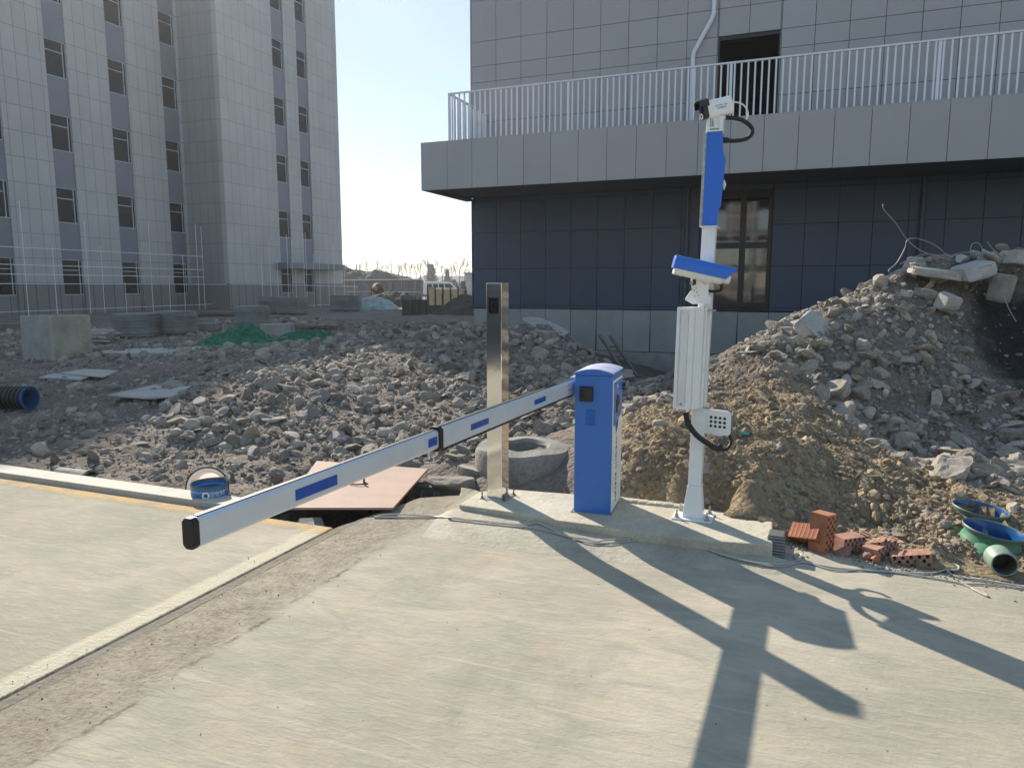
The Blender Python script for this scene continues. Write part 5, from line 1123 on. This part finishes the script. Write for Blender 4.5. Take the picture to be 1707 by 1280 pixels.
for i, (x, y, s, lb_) in enumerate([(1432, 918, .10, 'small red brick fragment right of the upright brick'), (1466, 934, .09, 'triangular red brick shard on the slab edge'), (1445, 930, .07, 'tiny brick shard lying between the brick pieces'), (1412, 925, .08, 'dark brick fragment in front of the lying brick')]):
    V, F_ = VAR[2][i+3]; o = fast_mesh('brick_fragment', V*s*.62*np.array([1.2, .8, .8]), F_, M['brick2' if i != 1 else 'brick']); o.location = bpos(x, y, .02)+Vector((0, .03, 0)); o.rotation_euler = (.5*i, .3, i); tag(o, lb_, 'brick fragment')
p = isl_ground(1303, 905); o = thing('ribbed_block', Vector((p.x+.005, p.y+.10, -.02)), R_(-24), 'grey ribbed concrete block at the right end of the island', 'concrete block')
mb = MB(); mb.bb(-.045, .05, -.07, .06, 0, .155); mb.build('block_body', M['darkconc'], o, bevel=.008)
mb = MB()
for k in range(8): mb.bb(-.047, .052, -.074, -.068, .012+k*.018, .021+k*.018)
mb.build('block_ribs', M['conc'], o, bevel=.002)
def riser(px, py, r, h, label, tilt):
    c = G(px, py, .11); root = thing('pipe_riser', (c.x, c.y, c.z), 0, label, 'pipe'); root.rotation_euler = (R_(tilt[0]), R_(tilt[1]), 0)
    mb = MB(); mb.lathe([(r*1.0, -.005), (r*1.06, .0), (r*1.08, -.006), (r*1.06, -.022), (r*.97, -.028)], n=48); mb.build('pipe_rim', M['blackpl'] if 0 else mat('dark_green_rim', (.10, .14, .12), .5), root, smooth=True)
    mb = MB(); mb.lathe([(r*.97, -.026), (r*.95, -.05), (r*1.03, -.075), (r*1.06, -.10), (r*1.0, -.3)], n=48); mb.build('pipe_wall', M['greenpl'], root, smooth=True)
    mb = MB(); mb.lathe([(r*1.0, -.004), (r*.93, -.03), (r*.88, -.13), (r*.3, -.16), (0, -.165)], n=48); mb.build('blue_lining', M['bluepl'], root, smooth=True)
    return root
riser(1635, 846, .158, .1, 'further of two green pipe risers with blue linings at the right edge', (4, 5))
riser(1657, 881, .160, .1, 'nearer of two green pipe risers with blue linings at the right edge', (5, 7))
mb = MB(); mb.lathe([(0, .055), (.05, .05), (.10, .02), (.125, -.02)], (0, 0, 0), 24); o = mb.build('buried_pipe', M['greenpl'], smooth=True, loc=G(1640, 922, .0), rz=.2); tag(o, 'buried green pipe crown showing above the soil between risers and grey pipe', 'pipe')
mb = MB()
# green spill of coated pipe wall under the risers
for k in range(3):
    pass
c = G(1675, 941, .06); gp = thing('drain_pipe', c, R_(-18), 'short grey plastic pipe with its dark open end facing the slab', 'pipe')
mb = MB(); mb.lathe([(.060, .0), (.066, -.002), (.070, .004), (.071, .13)], n=36, axis='y'); mb.build('pipe_outer', mat('grey_green_pvc', (.22, .30, .24), .5, var=.4, vscale=10), gp, smooth=True)
mb = MB(); mb.lathe([(.061, .0), (.058, .02), (.055, .14), (0, .14)], n=36, axis='y'); mb.build('pipe_inner', M['darkconc'], gp, smooth=True)
p = R(1242, 722, 5.85); z = g2(1242, 722, .01); p = G(1242, 722, z+.01); mb = MB(); V, F_ = VAR[2][5]; o = fast_mesh('plastic_scrap', V*np.array([.055, .03, .012]), F_, mat('turquoise_plastic', (.05, .32, .30), .5)); o.location = p; o.rotation_euler = (.3, .3, .3); tag(o, 'small turquoise plastic scrap on the brown bank', 'scrap')
# ================================================================ FENCE OF SCAFFOLD TUBES before the tower
u_ = NX; v_ = AX      # along the tower front / outwards
fn = thing('scaffold_fence', LO, LR, 'open fence of thin scaffold tubes standing in front of the tall building', 'fence')
def ftube(a, b_, r, nm): return MB().cyl(a, b_, r, n=6).build(nm, M['rail'], fn)
yf = -1.3
for z, xa, xb in ((3.25, -5, 7.6), (2.52, -5, 7.6), (2.12, -5, 4.3), (2.12, 4.4, 7.6), (1.72, -5, 16.5)):
    ftube((xa, yf if z != 1.72 else yf-.06, z), (min(xb, 7.6) if z != 1.72 else 7.6, yf if z != 1.72 else yf-.06, z), .016, 'fence_rail')
ftube((7.6, yf-.06, 1.72), (8.5, -4.4, 1.72), .016, 'fence_rail'); ftube((8.5, -4.4, 1.72), (18, -4.4, 1.60), .016, 'fence_rail'); ftube((8.5, -4.4, .45), (18, -4.4, .45), .014, 'fence_rail'); ftube((-5, yf-.4, .55), (7.6, yf-.4, .62), .012, 'fence_rail')
for x, z in ((-4.6, 3.3), (-2.4, 5.2), (-1.1, 3.4), (.55, 4.6), (1.3, 3.5), (2.5, 1.8), (4.1, 4.9), (5.2, 2.2), (6.2, 3.3), (7.2, 5.0), (7.6, 4.9)): ftube((x, yf+.05, -.1), (x+.02, yf+.05, z), .015, 'fence_post')
for x, z in ((8.6, 3.2), (9.3, 4.3), (9.9, 3.2), (10.8, 4.6), (11.2, 4.4), (11.5, 2.6), (12.3, 4.8), (12.5, 4.8), (13.2, 3.6), (13.8, 3.5), (14.7, 4.6), (15.3, 4.3), (16.4, 3.0), (17.5, 2.0)): ftube((x, -4.45, -.1), (x+.03, -4.45, z), .013, 'fence_post')
# litter of long timbers and sheets along the fence foot
for i, (px, py, D, l, rz, lab) in enumerate([(350, 522, 31, 2.6, .1, 'pile of thin timbers at the foot of the tube fence'), (20, 556, 22, 2.4, .2, 'pile of dark timbers beyond the concrete box at the left edge'), (500, 548, 22.5, 2.2, -.5, 'few long pale battens lying beyond the lower green net')]):
    p = R(px, py, D); mb = MB()
    for k in range(12): y = random.uniform(-.5, .5); a = random.uniform(-.1, .1); mb.box((random.uniform(-.3, .3), y, .04+.03*(k//3)), (l*random.uniform(.7, 1), .09, .03), Matrix.Rotation(a, 3, 'Z'))
    o = mb.build('timber_pile', M['wood'], loc=(p.x, p.y, hzf(p.x, p.y)), rz=rz); tag(o, lab, 'timber pile')
# ================================================================ FAR BACKGROUND
# ribbed sheet fence
a, b_ = R(569, 500, 70), R(703, 505, 62); dv = b_-a; Lf = math.hypot(dv.x, dv.y); sf_ = thing('sheet_fence', (a.x, a.y, .1), math.atan2(dv.y, dv.x), 'grey ribbed metal site fence beyond the tall building', 'fence')
mb = MB(); x = 0; n = 0
while x < Lf: mb.bb(x, x+.30, 0, .03, .25, 2.05); mb.bb(x+.30, x+.36, -.05, .03, .25, 2.05); x += .362
mb.build('ribbed_sheets', M['darksheet'], sf_)
MB().bb(0, Lf, -.08, .05, 2.06, 2.16).build('top_rail', M['zinc'], sf_); MB().bb(0, Lf, -.10, -.055, 1.0, 1.06).build('middle_rail', M['zinc'], sf_); MB().bb(0, Lf, -.12, .08, 0, .24).build('fence_kerb', M['conc'], sf_)
def hill(name, cx, cy, rx, ry, h, m_, seed, label=None, cat=None, kind=None, n=70, zb_=.2, f=.6, amp=.3):
    V = []; xs = np.linspace(-1.15, 1.15, n); X, Y = np.meshgrid(xs, xs); r = np.hypot(X, Y); e = np.clip(1-r**1.7, 0, 1)
    Z = h*e**.8+e**.5*amp*(fbm(X*rx, Y*ry, f, 5, seed)+.6*bumpy(X*rx, Y*ry, f*2, seed))-.1*(e <= 0)
    P = np.stack([cx+X*rx, cy+Y*ry, zb_+Z], -1).reshape(-1, 3); idx = np.arange(n*n).reshape(n, n); F_ = np.stack([idx[:-1, :-1], idx[:-1, 1:], idx[1:, 1:], idx[1:, :-1]], -1).reshape(-1, 4)
    o = fast_mesh(name, P, F_, M[m_], False); tag(o, label, cat, None, kind); return o
q = R(590, 480, 95); hill('dirt_mound', q.x, 96, 12.5, 7, 3.6, 'dirtmound', 5, 'big dark heap of earth behind the ribbed fence', 'earth heap', amp=.45)
q = R(612, 508, 40); o = hill('sheeted_heap', q.x, 41, 1.7, 1.5, .85, 'palenet', 6, 'low heap under pale green sheeting in the distance', 'covered heap', amp=.12, n=50, f=1.5)
q = R(775, 520, 33); hill('soil_heap', q.x+.3, 33, 2.0, 1.6, .85, 'dirtmound', 9, 'grey soil heap at the corner of the dark blue wall', 'earth heap', amp=.18, n=50, f=1.4)
q = R(650, 510, 45); hill('soil_heap', q.x, 46, 2.6, 1.6, 1.0, 'dirtmound', 11, 'small brown soil heap in front of the ribbed fence', 'earth heap', amp=.15, n=50, f=1.2)
# masts
for i, (px, top, D, lab) in enumerate([(574, 441, 97, 'first thin pole left of the wire reel on the earth heap'), (577, 442, 98, 'second thin pole left of the wire reel on the earth heap'), (594, 441, 96, 'thin pole right of the wire reel on the earth heap'), (600, 440, 96, 'rightmost thin pole standing on the earth heap')]):
    a, b_ = R(px, 475, D), R(px, top, D); o = MB().cyl(a, b_, .09, n=6).build('thin_pole', M['wood']); tag(o, lab, 'pole')
# mixer
q = R(629, 492, 56); mx_ = thing('concrete_mixer', (q.x, q.y, .25), 0, 'small concrete mixer with a round drum before the ribbed fence', 'concrete mixer')
mb = MB(); mb.lathe([(.18, -.5), (.42, -.15), (.5, .1), (.42, .35), (.38, .35), (.3, .0)], n=20, axis='y'); d0 = mb.build('drum', M['rust'], mx_, smooth=True); d0.location = (0, 0, 1.2); d0.scale = (.85, .85, .85)
mb = MB()
for s_ in (-1, 1): mb.cyl((s_*.5, -.4, 0), (s_*.45, .1, 1.2), .05, n=6); mb.cyl((s_*.5, .5, 0), (s_*.45, .1, 1.2), .05, n=6)
mb.build('mixer_frame', M['rust'], mx_); MB().bb(-.5, .5, -.3, .4, .3, .75).build('motor_box', M['wood'], mx_)
# formwork boxes and posts
q = R(693, 530, 32); fb = thing('formwork_box', (q.x, q.y, .3), .05, 'dark grey formwork box with stakes in the middle distance', 'formwork')
mb = MB(); holes_wall(mb, -.55, .55, 0, .72, -.4, -.36, []); mb.bb(-.55, -.51, -.36, .4, 0, .72); mb.bb(.51, .55, -.36, .4, 0, .72); mb.bb(-.51, .51, .36, .4, 0, .72); mb.build('form_panels', M['darkconc'], fb)
mb = MB()
for x in (-.5, -.1, .2, .5): mb.cyl((x, -.44, -.1), (x, -.44, .85), .02, n=5)
mb.build('stakes', M['rust'], fb)
q = R(716, 527, 34); fb = thing('formwork_box', (q.x, q.y, .3), .02, 'second lower formwork box right of the dark grey one', 'formwork')
mb = MB(); mb.bb(-.62, .62, -.3, -.26, 0, .45); mb.bb(-.62, -.58, -.26, .5, 0, .45); mb.bb(.58, .62, -.26, .5, 0, .45); mb.build('form_panels', M['wood'], fb)
mb = MB()
for x in (-.6, -.35, .0, .3, .62): mb.cyl((x, -.33, -.1), (x, -.33, .95), .022, n=5)
mb.build('stakes', M['wood'], fb)
q = R(745, 515, 42); fb = thing('barrier_board', (q.x, q.y, .3), 0, 'low yellowish plywood screen with dark uprights before the white van', 'screen')
MB().bb(-1.1, 1.1, 0, .03, .25, 1.15).build('plywood', M['yellowply'], fb)
mb = MB()
for k in range(6): mb.bb(-1.1+k*.44-.04, -1.1+k*.44+.04, -.06, -.002, 0, 1.3)
mb.build('uprights', M['rust'], fb); MB().bb(-1.3, 1.3, -.3, -.07, -.1, .24).build('footing', M['darkconc'], fb)
q = R(768, 520, 38); mb = MB()
for k in range(9): mb.cyl((random.uniform(-.5, .5), 0, 0), (random.uniform(-.6, .6), .1, 1.1), .02, n=5)
o = mb.build('timber_sticks', M['wood'], loc=(q.x, q.y, .3)); tag(o, 'bundle of upright sticks beside the yellowish screen', 'sticks')
# van, seen from its right side
q = R(736, 497, 90); van = thing('white_van', (q.x+.1, 90, .25), R_(4), 'white minibus parked far behind the formwork with its rear to the left', 'van')
prof = [(-2.35, .38), (2.25, .38), (2.35, .6), (2.33, .95), (1.75, 1.15), (1.15, 1.82), (.6, 1.95), (-1.9, 1.97), (-2.25, 1.85), (-2.38, 1.0)]
MB().ext(prof, ((0, 0, 0), (1, 0, 0), (0, 0, 1), (0, 1, 0)), 1.7).build('body', M['vanwhite'], van, bevel=.08, seg=3)
for x0, x1 in ((-1.85, -1.25), (-1.12, -.5), (-.38, .22)): MB().bb(x0, x1, -.012, .002, 1.22, 1.68).build('window', M['tglass'], van)
MB().ext([(.34, 1.2), (1.45, 1.2), (1.02, 1.68), (.34, 1.70)], ((0, -.012, 0), (1, 0, 0), (0, 0, 1), (0, 1, 0)), .015).build('window', M['tglass'], van)
MB().ext([(1.78, 1.17), (1.16, 1.8), (1.13, 1.79), (1.73, 1.16)], ((0, .15, 0), (1, 0, 0), (0, 0, 1), (0, 1, 0)), 1.4).build('windscreen', M['tglass'], van)
for x in (-1.45, 1.5):
    for y in (.08, 1.62): w_ = MB().lathe([(.0, -.1), (.2, -.1), (.33, -.09), (.34, 0), (.33, .09), (.0, .1)], (0, 0, 0), 20, 'y').build('wheel', M['rubber'], van, smooth=True); w_.location = (x, y, .33)
MB().bb(2.28, 2.37, .1, .4, .72, .88).build('headlight', M['darkglass'], van); MB().bb(-2.42, -2.33, .02, .2, .95, 1.3).build('tail_light', mat('red_lamp', (.4, .02, .02), .3), van)
q = R(720, 490, 87); mb = MB(); V, F_ = VAR[3][4]; P_ = V*np.array([.42, .25, .95]); o = fast_mesh('green_sheet', P_, F_, M['net']); o.location = (q.x, q.y, 1.15); tag(o, 'green sheet draped at the rear of the white minibus', 'sheet')
# far low buildings, shed
def lowb(px0, px1, D, h, rf, label):
    a, b_ = R(px0, 480, D).x, R(px1, 480, D).x; r = thing('low_building', ((a+b_)/2, D, .2), 0, label, 'building'); w_ = b_-a
    MB().bb(-w_/2, w_/2, 0, 8, 0, h).build('wall', M['farwall'], r)
    MB().ext([(-.6, h), (8.6, h), (4, h+rf)], ((-w_/2-.5, 0, 0), (0, 1, 0), (0, 0, 1), (1, 0, 0)), w_+1).build('roof', M['farroof'], r)
    mb = MB()
    for k in range(int(w_/3)): mb.bb(-w_/2+1+k*3, -w_/2+2.2+k*3, -.05, 0, 1, 2.1)
    mb.build('windows', M['tglass'], r)
lowb(700, 740, 190, 2.6, 1.6, 'long low grey roofed building left behind the minibus'); lowb(738, 800, 175, 2.4, 1.6, 'long low grey roofed building right behind the minibus')
q = R(786, 490, 105); sh = thing('shed', (q.x+.1, 105, .2), R_(-10), 'pale corner shed cut off by the dark blue wall', 'shed')
MB().bb(-1.0, 5, 0, 4, 0, 3.2).build('wall', M['farwall'], sh); MB().bb(-1.25, 5.2, -.3, 4.3, 3.21, 3.4).build('roof', M['farroof'], sh); MB().bb(-1.9, -1.01, 1, 1.2, 0, 2.2).build('lean_to', M['tglass'], sh)
# bare trees and conifers
def bare(x, y, h, seed, label):
    r = random.Random(seed); root = thing('bare_tree', (x, y, .2), 0, label, 'tree', 'bare trees along the horizon'); tk = MB(); cr_ = MB()
    tk.cyl((0, 0, -.3), (0, 0, h*.35), .22, .15, 6)
    def br(p, d_, l, rad, dep):
        q_ = p+d_*l; cr_.cyl(p, q_, rad, rad*.6, 4, False)
        if dep == 0: return
        for k in range(3 if dep > 1 else 4):
            dd = (d_+Vector((r.uniform(-.55, .55), r.uniform(-.55, .55), r.uniform(-.05, .4)))).normalized(); br(q_ if k else p+d_*l*.6, dd, l*r.uniform(.55, .8), rad*.55, dep-1)
    br(Vector((0, 0, h*.35)), Vector((0, 0, 1)), h*.26, .16, 4)
    tk.build('trunk', M['twig'], root); cr_.build('crown', M['twig'], root)
rr = random.Random(4); ORD = 'first second third fourth fifth sixth seventh eighth ninth tenth eleventh twelfth thirteenth fourteenth fifteenth sixteenth seventeenth eighteenth nineteenth twentieth twenty-first twenty-second'.split()
for i, px in enumerate(sorted(612+i*8.2+rr.uniform(-3, 3) for i in range(22))):
    D = rr.uniform(150, 200); h = rr.uniform(6.0, 8.6)
    q = R(px, 480, D); bare(q.x, D, h, i, ORD[i]+' bare winter tree from the left on the horizon')
def conifer(px, D, h, w_, label, seed):
    q = R(px, 480, D); root = thing('conifer', (q.x, D, .2), 0, label, 'tree'); r = np.random.RandomState(seed); V = []; F_ = []
    MB().cyl((0, 0, 0), (0, 0, h*.9), .2, .05, 6).build('trunk', M['twig'], root)
    n = 1500
    for k in range(n):
        t = r.rand()**.8; z = h*(.08+.92*t); rad = w_*(1-t)**.85*r.uniform(.35, 1.0)+.05; a = r.uniform(0, 6.28); c = np.array([rad*math.cos(a), rad*math.sin(a), z-rad*.25]); s = .32*(1-.5*t)
        b3 = r.normal(size=(3, 3))*s; b3[:, 2] *= .5; V += [tuple(c+b3[0]), tuple(c+b3[1]), tuple(c+b3[2])]; F_.append((3*k, 3*k+1, 3*k+2))
    mb = MB(); mb.v = V; mb.f = F_; mb.build('crown', M['conifer'], root)
conifer(721, 165, 6.4, 1.9, 'tall dark green conifer above the minibus roof', 1); conifer(716, 168, 6.6, .8, 'slim conifer close on the left of the tall one', 5); conifer(746, 168, 5.4, 1.1, 'smaller slim conifer right above the minibus front', 2); conifer(700, 172, 3.4, 2.6, 'wide low evergreen left of the tall conifer', 3); conifer(757, 172, 3.0, 2.2, 'low round evergreen right of the slim conifer', 4)
# ================================================================ BUILDING ACROSS THE ROAD (behind the viewer, seen only in the window reflections)
M['ochre'] = mat('raw_concrete_frame', (.17, .19, .21), .9, var=.3, vscale=.6)
ob = thing('unfinished_block', (-20, -32, 0), R_(158), 'unfinished concrete block with scaffolding across the road, mirrored in the office window', 'building')
mb = MB()
for k in range(5): mb.bb(-22, 22, 0, 10, k*3.3-.1, k*3.3+.35)
for x in range(-22, 23, 4):
    mb.bb(x-.3, x+.3, .01, .6, 0, 13.2)
mb.build('frame', M['ochre'], ob)
mb = MB(); rr = random.Random(2)
for k in range(4):
    for x in range(-22, 22, 4):
        if rr.random() < .6: mb.bb(x+.4, x+rr.uniform(1.5, 3.5), .3, .5, k*3.3+.36, k*3.3+rr.uniform(1.2, 3.1))
mb.build('infill_wall', M['conc'], ob)
mb = MB()
for k in range(7): mb.cyl((-22, -1.2, 1+k*1.8), (22, -1.2, 1+k*1.8), .05, n=5)
for x in range(-22, 23, 2): mb.cyl((x, -1.2, 0), (x, -1.2, 14), .05, n=5)
mb.build('scaffold', M['rail'], ob)
hill('added_earth_bank', -17, -9, 9, 7, 2.2, 'dirtmound', 21, 'unseen earth bank added behind the viewer for the steel post to mirror', 'earth heap', amp=.3)  # bank added out of view to give the steel post something to mirror
gr = np.concatenate([sample_poly(padR_world[:14], 10, 0.)*0])[:0] if False else None
pp_ = []
for k in range(60):
    t = random.random(); q = loc2w(random.uniform(.02, 3.6), -abs(random.gauss(0, .5)) if random.random() < .35 else -random.uniform(0, 6)); pp_.append((q.x, q.y, .006, random.uniform(.003, .007)))
for k in range(600):
    i = random.choice([8, 9, 10, 11]); a, b_ = padR_w[i], padR_w[i+1]; q = a+(b_-a)*random.random()-NX*abs(random.gauss(0, .07)); pp_.append((q.x, q.y, .007, random.uniform(.004, .018)))
for k in range(170):
    q = loc2w(random.gauss(.05, .12)+(random.random() < .4)*random.uniform(0, .5), -random.uniform(-.0, 4.5)); pp_.append((q.x, q.y, .006, random.uniform(.003, .008)))
o = mass('grit', pp_, 1, M['rockisl']); tag(o, 'fine grit and crumbs scattered over the concrete slab', 'grit', kind='stuff')
hz_ = MB().bb(-420, 420, -60, 520, -1.9, 24.5).build('haze', bpy.data.materials.new('haze')); tag(hz_, kind='stuff'); hm_ = hz_.data.materials[0]; hm_.use_nodes = True; nt = hm_.node_tree; nt.nodes.remove(nt.nodes['Principled BSDF'])
pv = nt.nodes.new('ShaderNodeVolumePrincipled'); pv.inputs['Density'].default_value = HAZE; pv.inputs['Color'].default_value = (.93, .95, 1, 1); pv.inputs['Anisotropy'].default_value = .55
nt.links.new(pv.outputs[0], [n for n in nt.nodes if n.type == 'OUTPUT_MATERIAL'][0].inputs['Volume'])
print('all done', len(bpy.data.objects))
